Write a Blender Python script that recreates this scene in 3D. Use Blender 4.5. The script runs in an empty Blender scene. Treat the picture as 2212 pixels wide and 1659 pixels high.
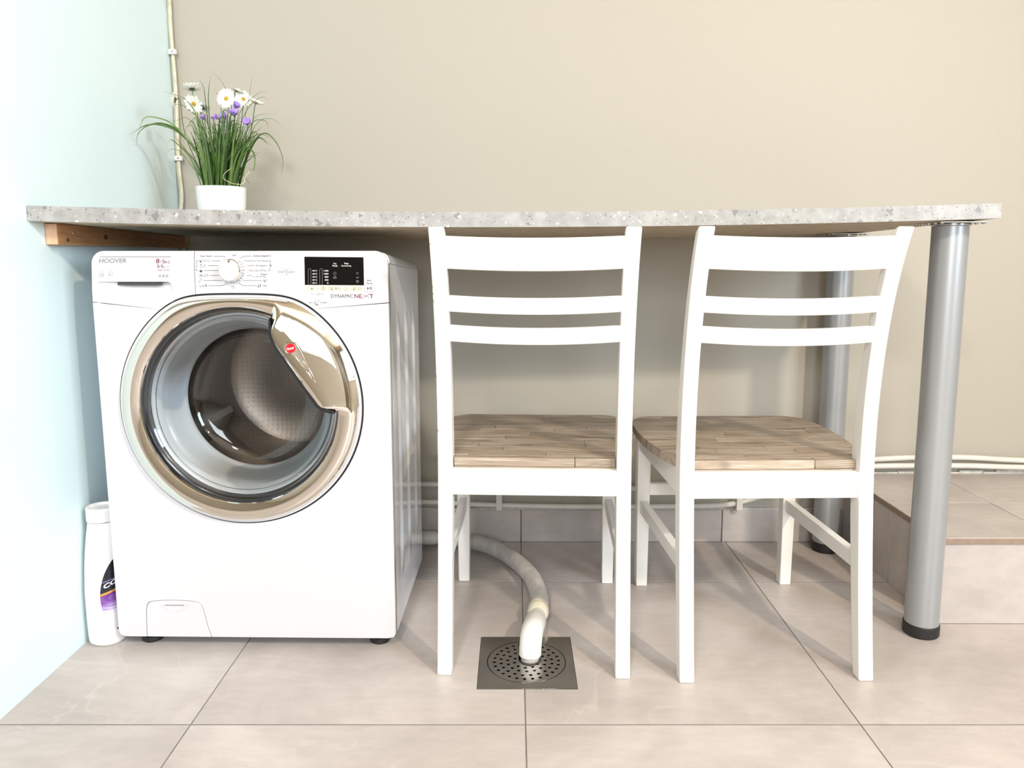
import bpy, bmesh, math, random
from mathutils import Vector, Matrix
random.seed(7)
PI = math.pi
scene = bpy.context.scene
C = scene.collection

# ------------------------------------------------------------------ camera
F_PX, CX, CY = 1636.0, 1110.0, 769.0          # focal length and principal point of the 2212 x 1659 frame
TILT, CAM_H = math.radians(7.5), 0.8318
cam_d = bpy.data.cameras.new('camera')
cam_d.sensor_fit = 'HORIZONTAL'; cam_d.sensor_width = 36.0
cam_d.lens = 36.0 * F_PX / 2212.0
cam_d.shift_x = (1106.0 - CX) / 2212.0
cam_d.shift_y = -(829.5 - CY) / 2212.0
cam_d.clip_start = 0.02
cam = bpy.data.objects.new('camera', cam_d); C.objects.link(cam)
cam.location = (0, 0, CAM_H); cam.rotation_euler = (PI / 2 - TILT, 0, 0)
scene.camera = cam
scene.view_settings.view_transform = 'Standard'
scene.view_settings.look = 'None'
scene.view_settings.gamma = 1.0
scene.view_settings.use_curve_mapping = False
scene.view_settings.exposure = 0.06

# ------------------------------------------------------------------ world and lights
w = bpy.data.worlds.new('world'); scene.world = w; w.use_nodes = True
bg = w.node_tree.nodes['Background']
bg.inputs[0].default_value = (0.75, 0.88, 1.0, 1); bg.inputs[1].default_value = 2.0

def area(name, loc, target, sx, sy, power, col):
    d = bpy.data.lights.new(name, 'AREA'); d.shape = 'RECTANGLE'; d.size = sx; d.size_y = sy
    d.energy = power; d.color = col
    o = bpy.data.objects.new(name, d); C.objects.link(o); o.location = loc
    o.rotation_euler = (Vector(target) - Vector(loc)).to_track_quat('-Z', 'Y').to_euler()
    return o
area('ceiling_lamp_left', (-0.45, -1.05, 2.35), (-0.25, 0.6, 0.0), 0.25, 0.25, 34, (1.0, 0.96, 0.92))
area('window_daylight', (2.62, -0.90, 1.60), (-0.9, -0.7, 1.1), 1.45, 1.2, 112, (0.72, 0.87, 1.0))
area('rear_fill', (0.05, -2.42, 1.55), (-0.3, 2.0, 0.6), 1.4, 1.0, 56, (0.90, 0.96, 1.0))  # fill light added behind the camera to brighten the floor under the worktop
area('ceiling_lamp_right', (1.72, -0.85, 2.38), (1.25, 0.6, 0.0), 0.12, 0.12, 62, (1.0, 0.85, 0.68))
area('ceiling_fill', (0.2, -0.8, 2.46), (0.2, -0.8, 0.0), 2.2, 2.0, 10, (1.0, 0.97, 0.94))  # broad overhead fill, added to lift the shadows

# ------------------------------------------------------------------ photo measurements -> metres
ct, st = math.cos(TILT), math.sin(TILT)
def ray(x, y):
    a = (x - CX) / F_PX; b = (y - CY) / F_PX
    return a, ct - st * b, -st - ct * b
def onY(x, y, Y):
    r = ray(x, y); k = Y / r[1]; return Vector((r[0] * k, Y, CAM_H + r[2] * k))
def onZ(x, y, z):
    r = ray(x, y); k = (z - CAM_H) / r[2]; return Vector((r[0] * k, r[1] * k, z))

# ------------------------------------------------------------------ object helpers
def link(o, parent=None):
    C.objects.link(o)
    if parent is not None: o.parent = parent
    return o
def tag(o, label=None, cat=None, group=None, kind=None):
    if label: o['label'] = label
    if cat: o['category'] = cat
    if group: o['group'] = group
    if kind: o['kind'] = kind
    return o
def empty(name, loc=(0, 0, 0), rz=0.0):
    o = bpy.data.objects.new(name, None); o.empty_display_size = 0.05
    link(o); o.location = loc; o.rotation_euler = (0, 0, rz); return o
def mesh_obj(name, me, mat, parent=None, smooth=False, bevel=0.0, seg=2, angle=35):
    o = bpy.data.objects.new(name, me)
    if mat is not None and not me.materials:
        me.materials.append(mat)
    if smooth is not False:
        for p in me.polygons: p.use_smooth = True
        if smooth != 'all':
            try: me.set_sharp_from_angle(angle=math.radians(angle))
            except Exception: pass
    if bevel > 0:
        m = o.modifiers.new('bevel', 'BEVEL'); m.width = bevel; m.segments = seg; m.limit_method = 'ANGLE'
        m.angle_limit = math.radians(40); m.harden_normals = False
        for p in me.polygons: p.use_smooth = True
        try: me.set_sharp_from_angle(angle=math.radians(50))
        except Exception: pass
    return link(o, parent)
def from_py(name, vs, fs, mat, parent=None, **k):
    me = bpy.data.meshes.new(name); me.from_pydata([tuple(v) for v in vs], [], fs); me.update()
    return mesh_obj(name, me, mat, parent, **k)
def from_bm(name, bm, mat, parent=None, **k):
    bmesh.ops.recalc_face_normals(bm, faces=bm.faces)
    me = bpy.data.meshes.new(name); bm.to_mesh(me); bm.free()
    return mesh_obj(name, me, mat, parent, **k)
def bm_box(bm, c, s, rz=0.0):
    m = Matrix.Translation(c) @ Matrix.Rotation(rz, 4, 'Z') @ Matrix.Diagonal((s[0], s[1], s[2], 1))
    bmesh.ops.create_cube(bm, size=1.0, matrix=m)
def box(name, lo, hi, mat, parent=None, **k):
    bm = bmesh.new()
    bm_box(bm, [(a + b) / 2 for a, b in zip(lo, hi)], [b - a for a, b in zip(lo, hi)])
    return from_bm(name, bm, mat, parent, **k)
def bm_tube(bm, pts, r, n=16, caps=True, up=None, flat=1.0):
    pts = [Vector(p) for p in pts]; rs = r if isinstance(r, (list, tuple)) else [r] * len(pts)
    rings = []; prev = None
    for i, p in enumerate(pts):
        t = (pts[min(i + 1, len(pts) - 1)] - pts[max(i - 1, 0)]).normalized()
        if prev is None:
            a = Vector((0, 0, 1)) if abs(t.z) < 0.9 else Vector((1, 0, 0))
            if up: a = Vector(up)
            u = t.cross(a).normalized()
        else:
            u = (prev - t * prev.dot(t)).normalized()
        prev = u; v = t.cross(u)
        rings.append([bm.verts.new(p + (u * math.cos(2 * PI * j / n) + v * math.sin(2 * PI * j / n) * flat) * rs[i]) for j in range(n)])
    for a, b in zip(rings, rings[1:]):
        for j in range(n):
            bm.faces.new((a[j], a[(j + 1) % n], b[(j + 1) % n], b[j]))
    if caps:
        bm.faces.new(rings[0][::-1]); bm.faces.new(rings[-1])
def tube(name, pts, r, mat, parent=None, n=16, **k):
    bm = bmesh.new(); bm_tube(bm, pts, r, n); k.setdefault('smooth', True)
    return from_bm(name, bm, mat, parent, **k)
def catmull(pts, per=8):
    P = [Vector(p) for p in pts]; out = []
    for i in range(len(P) - 1):
        p0, p1, p2, p3 = P[max(i - 1, 0)], P[i], P[i + 1], P[min(i + 2, len(P) - 1)]
        for s in range(per):
            t = s / per
            out.append(0.5 * ((2 * p1) + (p2 - p0) * t + (2 * p0 - 5 * p1 + 4 * p2 - p3) * t * t + (3 * p1 - p0 - 3 * p2 + p3) * t ** 3))
    out.append(P[-1]); return out
def revolve(name, prof, mat, parent=None, n=64, axis='Z', loc=(0, 0, 0), **k):
    # prof: (radius, height along the axis); axis 'Y' turns height towards -Y
    bm = bmesh.new(); rings = []
    for r, h in prof:
        if r < 1e-6:
            v = (0, 0, h) if axis == 'Z' else (0, -h, 0)
            rings.append([bm.verts.new(Vector(v) + Vector(loc))])
        else:
            ring = []
            for j in range(n):
                a = 2 * PI * j / n
                v = (r * math.cos(a), r * math.sin(a), h) if axis == 'Z' else (r * math.cos(a), -h, r * math.sin(a))
                ring.append(bm.verts.new(Vector(v) + Vector(loc)))
            rings.append(ring)
    for a, b in zip(rings, rings[1:]):
        for j in range(n):
            q = [a[j % len(a)], a[(j + 1) % len(a)], b[(j + 1) % len(b)], b[j % len(b)]]
            u = []
            for v in q:
                if v not in u: u.append(v)
            if len(u) > 2: bm.faces.new(u)
    k.setdefault('smooth', True)
    return from_bm(name, bm, mat, parent, **k)
def flat_shape(name, loops, thick, mat, parent=None, bevel=0.0, plane='XY', loc=(0, 0, 0), **k):
    # filled 2D outline with holes, given thickness; plane 'XZ' stands it up facing -Y
    cu = bpy.data.curves.new(name, 'CURVE'); cu.dimensions = '2D'; cu.fill_mode = 'BOTH'
    cu.extrude = max(thick / 2 - bevel, 0.0); cu.bevel_depth = bevel; cu.bevel_resolution = 2; cu.offset = -bevel
    for lp in loops:
        s = cu.splines.new('POLY'); s.points.add(len(lp) - 1); s.use_cyclic_u = True
        for i, p in enumerate(lp): s.points[i].co = (p[0], p[1], 0, 1)
    me = to_mesh(cu, name)
    if plane == 'XZ': me.transform(Matrix.Rotation(PI / 2, 4, 'X'))
    me.transform(Matrix.Translation(loc))
    return mesh_obj(name, me, mat, parent, **k)
def to_mesh(cu, name):
    o = bpy.data.objects.new('tmp', cu); C.objects.link(o)
    dg = bpy.context.evaluated_depsgraph_get(); dg.update()
    me = bpy.data.meshes.new_from_object(o.evaluated_get(dg)); me.name = name
    bpy.data.objects.remove(o); bpy.data.curves.remove(cu); return me
def text_mesh(s, bold=0.0, shear=0.0, spacing=1.0, name='lettering'):
    if any(ch in s for ch in 'Mg0'): bold = 0.0          # an outline offset breaks these glyphs
    cu = bpy.data.curves.new(name, 'FONT'); cu.body = s; cu.size = 1.0; cu.shear = shear
    cu.offset = bold; cu.space_character = spacing; cu.resolution_u = 3; cu.align_x = 'LEFT'
    me = to_mesh(cu, name); me.materials.clear(); return me

# ------------------------------------------------------------------ materials
def new_mat(name):
    m = bpy.data.materials.new(name); m.use_nodes = True
    return m, m.node_tree.nodes, m.node_tree.links, m.node_tree.nodes['Principled BSDF']
def plain(name, col, rough=0.5, metal=0.0, coat=0.0, spec=0.5, var=0.0, vscale=6.0, bump=0.0, bscale=80.0):
    m, N, L, b = new_mat(name)
    b.inputs['Base Color'].default_value = (*col, 1); b.inputs['Roughness'].default_value = rough
    b.inputs['Metallic'].default_value = metal; b.inputs['Coat Weight'].default_value = coat
    b.inputs['Specular IOR Level'].default_value = spec
    tc = N.new('ShaderNodeTexCoord')
    if var > 0:
        n = N.new('ShaderNodeTexNoise'); n.inputs['Scale'].default_value = vscale; n.inputs['Detail'].default_value = 5
        L.new(tc.outputs['Object'], n.inputs['Vector'])
        r = N.new('ShaderNodeValToRGB'); e = r.color_ramp.elements
        e[0].position = 0.3; e[1].position = 0.7
        e[0].color = (*[c * (1 - var) for c in col], 1); e[1].color = (*[min(1, c * (1 + var)) for c in col], 1)
        L.new(n.outputs['Fac'], r.inputs['Fac']); L.new(r.outputs['Color'], b.inputs['Base Color'])
    if bump > 0:
        n2 = N.new('ShaderNodeTexNoise'); n2.inputs['Scale'].default_value = bscale; n2.inputs['Detail'].default_value = 4
        L.new(tc.outputs['Object'], n2.inputs['Vector'])
        bp = N.new('ShaderNodeBump'); bp.inputs['Strength'].default_value = bump; bp.inputs['Distance'].default_value = 0.002
        L.new(n2.outputs['Fac'], bp.inputs['Height']); L.new(bp.outputs['Normal'], b.inputs['Normal'])
    return m
def ramp(N, stops):
    r = N.new('ShaderNodeValToRGB'); e = r.color_ramp.elements
    while len(e) < len(stops): e.new(0.5)
    for i, (p, c) in enumerate(stops): e[i].position = p; e[i].color = (*c, 1)
    return r
def mixc(N, L, fac, a, b, mode='MIX'):
    m = N.new('ShaderNodeMix'); m.data_type = 'RGBA'; m.blend_type = mode
    for s, v in ((m.inputs['Factor'], fac), (m.inputs['A'], a), (m.inputs['B'], b)):
        if hasattr(v, 'is_output'): L.new(v, s)
        elif isinstance(v, tuple): s.default_value = (*v, 1)
        else: s.default_value = v
    return m.outputs['Result']

def mat_tile():
    m, N, L, b = new_mat('stone_tile')
    tc = N.new('ShaderNodeTexCoord'); oi = N.new('ShaderNodeObjectInfo')
    ad = N.new('ShaderNodeVectorMath'); ad.operation = 'ADD'
    cb = N.new('ShaderNodeCombineXYZ')
    mu = N.new('ShaderNodeMath'); mu.operation = 'MULTIPLY'; mu.inputs[1].default_value = 37.0
    L.new(oi.outputs['Random'], mu.inputs[0])
    for i in (0, 1, 2): L.new(mu.outputs[0], cb.inputs[i])
    L.new(tc.outputs['Object'], ad.inputs[0]); L.new(cb.outputs[0], ad.inputs[1])
    n = N.new('ShaderNodeTexNoise'); n.inputs['Scale'].default_value = 3.2; n.inputs['Detail'].default_value = 9; n.inputs['Roughness'].default_value = 0.62
    n.inputs['Distortion'].default_value = 0.7
    L.new(ad.outputs[0], n.inputs['Vector'])
    r = ramp(N, [(0.30, (0.395, 0.352, 0.332)), (0.5, (0.475, 0.426, 0.402)), (0.70, (0.56, 0.507, 0.482))])
    L.new(n.outputs['Fac'], r.inputs['Fac'])
    # faint pale veins
    n2 = N.new('ShaderNodeTexNoise'); n2.inputs['Scale'].default_value = 1.6; n2.inputs['Detail'].default_value = 4; n2.inputs['Distortion'].default_value = 1.6
    L.new(ad.outputs[0], n2.inputs['Vector'])
    s = N.new('ShaderNodeMath'); s.operation = 'SUBTRACT'; s.inputs[1].default_value = 0.5; L.new(n2.outputs['Fac'], s.inputs[0])
    a = N.new('ShaderNodeMath'); a.operation = 'ABSOLUTE'; L.new(s.outputs[0], a.inputs[0])
    vr = ramp(N, [(0.0, (0.26, 0.26, 0.26)), (0.010, (0, 0, 0))]); L.new(a.outputs[0], vr.inputs['Fac'])
    n3 = N.new('ShaderNodeTexNoise'); n3.inputs['Scale'].default_value = 3.0; L.new(ad.outputs[0], n3.inputs['Vector'])
    vm = N.new('ShaderNodeMath'); vm.operation = 'MULTIPLY'; L.new(vr.outputs['Color'], vm.inputs[0])
    vr2 = ramp(N, [(0.5, (0, 0, 0)), (0.62, (1, 1, 1))]); L.new(n3.outputs['Fac'], vr2.inputs['Fac']); L.new(vr2.outputs['Color'], vm.inputs[1])
    c = mixc(N, L, vm.outputs[0], r.outputs['Color'], (0.66, 0.62, 0.57))
    L.new(c, b.inputs['Base Color']); b.inputs['Roughness'].default_value = 0.42
    gm = N.new('ShaderNodeTexNoise'); gm.inputs['Scale'].default_value = 1.0; gm.inputs['Detail'].default_value = 6; gm.inputs['Roughness'].default_value = 0.7
    gp = N.new('ShaderNodeMapping'); gp.inputs['Rotation'].default_value = (0, 0, 0.5); gp.inputs['Scale'].default_value = (14, 60, 40); L.new(ad.outputs[0], gp.inputs['Vector']); L.new(gp.outputs[0], gm.inputs['Vector'])
    gr = ramp(N, [(0.35, (0.95, 0.95, 0.95)), (0.65, (1.05, 1.05, 1.05))]); L.new(gm.outputs['Fac'], gr.inputs['Fac'])
    c = mixc(N, L, 1.0, c, gr.outputs['Color'], 'MULTIPLY'); L.new(c, b.inputs['Base Color'])
    g = N.new('ShaderNodeTexNoise'); g.inputs['Scale'].default_value = 160; g.inputs['Detail'].default_value = 3
    L.new(tc.outputs['Object'], g.inputs['Vector'])
    bp = N.new('ShaderNodeBump'); bp.inputs['Strength'].default_value = 0.12; bp.inputs['Distance'].default_value = 0.0015
    sm = N.new('ShaderNodeMath'); sm.operation = 'ADD'; L.new(g.outputs['Fac'], sm.inputs[0]); L.new(n.outputs['Fac'], sm.inputs[1])
    L.new(sm.outputs[0], bp.inputs['Height']); L.new(bp.outputs['Normal'], b.inputs['Normal'])
    return m
def mat_terrazzo():
    m, N, L, b = new_mat('speckled_laminate')
    tc = N.new('ShaderNodeTexCoord')
    n = N.new('ShaderNodeTexNoise'); n.inputs['Scale'].default_value = 40; n.inputs['Detail'].default_value = 6
    L.new(tc.outputs['Object'], n.inputs['Vector'])
    col = ramp(N, [(0.35, (0.27, 0.263, 0.25)), (0.65, (0.365, 0.356, 0.345))]); L.new(n.outputs['Fac'], col.inputs['Fac'])
    out = col.outputs['Color']
    for sc, th, keep, cc in ((52, 0.50, 0.88, (0.19, 0.188, 0.195)), (100, 0.42, 0.90, (0.60, 0.59, 0.57)), (210, 0.40, 0.80, (0.13, 0.125, 0.12)), (170, 0.38, 0.84, (0.50, 0.49, 0.48))):
        dn = N.new('ShaderNodeTexNoise'); dn.inputs['Scale'].default_value = sc * 1.1; dn.inputs['Detail'].default_value = 3; L.new(tc.outputs['Object'], dn.inputs['Vector'])
        mp = N.new('ShaderNodeVectorMath'); mp.operation = 'MULTIPLY_ADD'; mp.inputs[1].default_value = (1.1 / sc,) * 3
        L.new(dn.outputs['Color'], mp.inputs[0]); L.new(tc.outputs['Object'], mp.inputs[2])
        v = N.new('ShaderNodeTexVoronoi'); v.inputs['Scale'].default_value = sc; v.inputs['Randomness'].default_value = 1.0; v.distance = 'MANHATTAN'
        L.new(mp.outputs[0], v.inputs['Vector'])
        lt = N.new('ShaderNodeMath'); lt.operation = 'LESS_THAN'; lt.inputs[1].default_value = th; L.new(v.outputs['Distance'], lt.inputs[0])
        sp = N.new('ShaderNodeSeparateColor'); L.new(v.outputs['Color'], sp.inputs[0])
        gt = N.new('ShaderNodeMath'); gt.operation = 'GREATER_THAN'; gt.inputs[1].default_value = keep; L.new(sp.outputs[0], gt.inputs[0])
        ml = N.new('ShaderNodeMath'); ml.operation = 'MULTIPLY'; L.new(lt.outputs[0], ml.inputs[0]); L.new(gt.outputs[0], ml.inputs[1])
        out = mixc(N, L, ml.outputs[0], out, cc)
    L.new(out, b.inputs['Base Color']); b.inputs['Roughness'].default_value = 0.4
    return m
def mat_wood(name, cols, scale=(3, 40, 40), rough=0.55, rnd=0.25, dist=1.2, knots=False, bump=0.15, streak=None):
    m, N, L, b = new_mat(name)
    tc = N.new('ShaderNodeTexCoord'); oi = N.new('ShaderNodeObjectInfo')
    mp = N.new('ShaderNodeMapping'); mp.inputs['Scale'].default_value = scale; L.new(tc.outputs['Object'], mp.inputs['Vector'])
    mu = N.new('ShaderNodeMath'); mu.operation = 'MULTIPLY'; mu.inputs[1].default_value = 53.0; L.new(oi.outputs['Random'], mu.inputs[0])
    cb = N.new('ShaderNodeCombineXYZ'); [L.new(mu.outputs[0], cb.inputs[i]) for i in (0, 1, 2)]
    ad = N.new('ShaderNodeVectorMath'); ad.operation = 'ADD'; L.new(mp.outputs[0], ad.inputs[0]); L.new(cb.outputs[0], ad.inputs[1])
    n = N.new('ShaderNodeTexNoise'); n.inputs['Scale'].default_value = 1.0; n.inputs['Detail'].default_value = 8; n.inputs['Roughness'].default_value = 0.65; n.inputs['Distortion'].default_value = dist
    L.new(ad.outputs[0], n.inputs['Vector'])
    r = ramp(N, [(0.28, cols[0]), (0.5, cols[1]), (0.72, cols[2])]); L.new(n.outputs['Fac'], r.inputs['Fac'])
    out = r.outputs['Color']
    if streak:
        n4 = N.new('ShaderNodeTexNoise'); n4.inputs['Scale'].default_value = 1.0; n4.inputs['Detail'].default_value = 3
        mp4 = N.new('ShaderNodeMapping'); mp4.inputs['Scale'].default_value = (scale[0] * 2.2, scale[1] * 6, scale[2] * 6)
        L.new(tc.outputs['Object'], mp4.inputs['Vector']); ad4 = N.new('ShaderNodeVectorMath'); ad4.operation = 'ADD'
        L.new(mp4.outputs[0], ad4.inputs[0]); L.new(cb.outputs[0], ad4.inputs[1]); L.new(ad4.outputs[0], n4.inputs['Vector'])
        r4 = ramp(N, [(0.54, (0, 0, 0)), (0.66, (0.75, 0.75, 0.75))]); L.new(n4.outputs['Fac'], r4.inputs['Fac'])
        out = mixc(N, L, r4.outputs['Color'], out, streak)
        # broad dark figure and knots
        n5 = N.new('ShaderNodeTexNoise'); n5.inputs['Scale'].default_value = 1.0; n5.inputs['Detail'].default_value = 2
        mp5 = N.new('ShaderNodeMapping'); mp5.inputs['Scale'].default_value = (scale[0] * 1.7, scale[1] * 0.9, 3)
        L.new(tc.outputs['Object'], mp5.inputs['Vector']); ad5 = N.new('ShaderNodeVectorMath'); ad5.operation = 'ADD'
        L.new(mp5.outputs[0], ad5.inputs[0]); L.new(cb.outputs[0], ad5.inputs[1]); L.new(ad5.outputs[0], n5.inputs['Vector'])
        r5 = ramp(N, [(0.30, (0.65, 0.65, 0.65)), (0.40, (0, 0, 0))]); L.new(n5.outputs['Fac'], r5.inputs['Fac'])
        out = mixc(N, L, r5.outputs['Color'], out, (0.10, 0.075, 0.05))
    hs = N.new('ShaderNodeHueSaturation')
    mr = N.new('ShaderNodeMapRange'); mr.inputs['To Min'].default_value = 1 - rnd; mr.inputs['To Max'].default_value = 1 + rnd
    L.new(oi.outputs['Random'], mr.inputs['Value']); L.new(mr.outputs[0], hs.inputs['Value']); L.new(out, hs.inputs['Color'])
    L.new(hs.outputs[0], b.inputs['Base Color']); b.inputs['Roughness'].default_value = rough
    bp = N.new('ShaderNodeBump'); bp.inputs['Strength'].default_value = bump; bp.inputs['Distance'].default_value = 0.001
    L.new(n.outputs['Fac'], bp.inputs['Height']); L.new(bp.outputs['Normal'], b.inputs['Normal'])
    return m
def mat_glass(name, tint, rough=0.02, ior=1.5):
    m, N, L, b = new_mat(name); N.remove(b)
    out = N['Material Output']
    tr = N.new('ShaderNodeBsdfTransparent'); tr.inputs[0].default_value = (*tint, 1)
    gl = N.new('ShaderNodeBsdfGlossy'); gl.inputs['Roughness'].default_value = rough
    fr = N.new('ShaderNodeFresnel'); fr.inputs['IOR'].default_value = ior
    mx = N.new('ShaderNodeMixShader'); L.new(fr.outputs[0], mx.inputs[0]); L.new(tr.outputs[0], mx.inputs[1]); L.new(gl.outputs[0], mx.inputs[2])
    L.new(mx.outputs[0], out.inputs['Surface']); return m
def mat_underside():
    # pale backing paper printed with rows of short dark dashes
    m, N, L, b = new_mat('printed_backing_paper')
    tc = N.new('ShaderNodeTexCoord')
    out = (0.50, 0.42, 0.31)
    for (sx, sy, ox, rot, wx, wy, seed) in ((17, 9, 0.0, 0.10, 0.50, 0.05, 0), (17, 9, 0.5, 0.0, 0.38, 0.06, 1), (6.1, 11, 0.2, 0.9, 0.30, 0.06, 2)):
        mp = N.new('ShaderNodeMapping'); mp.inputs['Rotation'].default_value = (0, 0, rot); mp.inputs['Scale'].default_value = (sx, sy, 1); mp.inputs['Location'].default_value = (ox, ox * 0.7, 0)
        L.new(tc.outputs['Object'], mp.inputs['Vector'])
        se = N.new('ShaderNodeSeparateXYZ'); L.new(mp.outputs[0], se.inputs[0])
        fs = []
        for i, wd in ((0, wx), (1, wy)):
            fr = N.new('ShaderNodeMath'); fr.operation = 'FRACT'; L.new(se.outputs[i], fr.inputs[0])
            lt = N.new('ShaderNodeMath'); lt.operation = 'LESS_THAN'; lt.inputs[1].default_value = wd; L.new(fr.outputs[0], lt.inputs[0]); fs.append(lt)
        ml = N.new('ShaderNodeMath'); ml.operation = 'MULTIPLY'; L.new(fs[0].outputs[0], ml.inputs[0]); L.new(fs[1].outputs[0], ml.inputs[1])
        m2 = N.new('ShaderNodeMath'); m2.operation = 'MULTIPLY'; m2.inputs[1].default_value = 0.8; L.new(ml.outputs[0], m2.inputs[0])
        out = mixc(N, L, m2.outputs[0], out, (0.10, 0.08, 0.05))
    L.new(out, b.inputs['Base Color']); b.inputs['Roughness'].default_value = 0.8
    return m
def mat_leaf(name, c0, c1):
    m, N, L, b = new_mat(name)
    oi = N.new('ShaderNodeObjectInfo'); r = ramp(N, [(0.0, c0), (1.0, c1)]); L.new(oi.outputs['Random'], r.inputs['Fac'])
    tc = N.new('ShaderNodeTexCoord'); n = N.new('ShaderNodeTexNoise'); n.inputs['Scale'].default_value = 60
    L.new(tc.outputs['Object'], n.inputs['Vector'])
    c = mixc(N, L, n.outputs['Fac'], r.outputs['Color'], (c0[0] * 0.6, c0[1] * 0.7, c0[2] * 0.6))
    L.new(c, b.inputs['Base Color']); b.inputs['Roughness'].default_value = 0.45
    return m
def mat_drum(flat=False):
    m, N, L, b = new_mat('drum_steel')
    tc = N.new('ShaderNodeTexCoord')
    v = N.new('ShaderNodeTexVoronoi'); v.inputs['Scale'].default_value = 85; v.inputs['Randomness'].default_value = 0.12
    if flat:
        se = N.new('ShaderNodeSeparateXYZ'); cb = N.new('ShaderNodeCombineXYZ'); L.new(tc.outputs['Object'], se.inputs[0]); L.new(se.outputs[0], cb.inputs[0]); L.new(se.outputs[2], cb.inputs[1]); v.voronoi_dimensions = '2D'; L.new(cb.outputs[0], v.inputs['Vector'])
    else: L.new(tc.outputs['Object'], v.inputs['Vector'])
    r = ramp(N, [(0.0, (0.12, 0.105, 0.09)), (0.09, (0.16, 0.14, 0.12)), (0.15, (0.25, 0.215, 0.185))]); L.new(v.outputs['Distance'], r.inputs['Fac'])
    L.new(r.outputs['Color'], b.inputs['Base Color'])
    b.inputs['Metallic'].default_value = 0.8; b.inputs['Roughness'].default_value = 0.38 if flat else 0.28
    bp = N.new('ShaderNodeBump'); bp.inputs['Strength'].default_value = 0.25; bp.inputs['Distance'].default_value = 0.0006
    L.new(v.outputs['Distance'], bp.inputs['Height']); L.new(bp.outputs['Normal'], b.inputs['Normal'])
    return m

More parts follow.
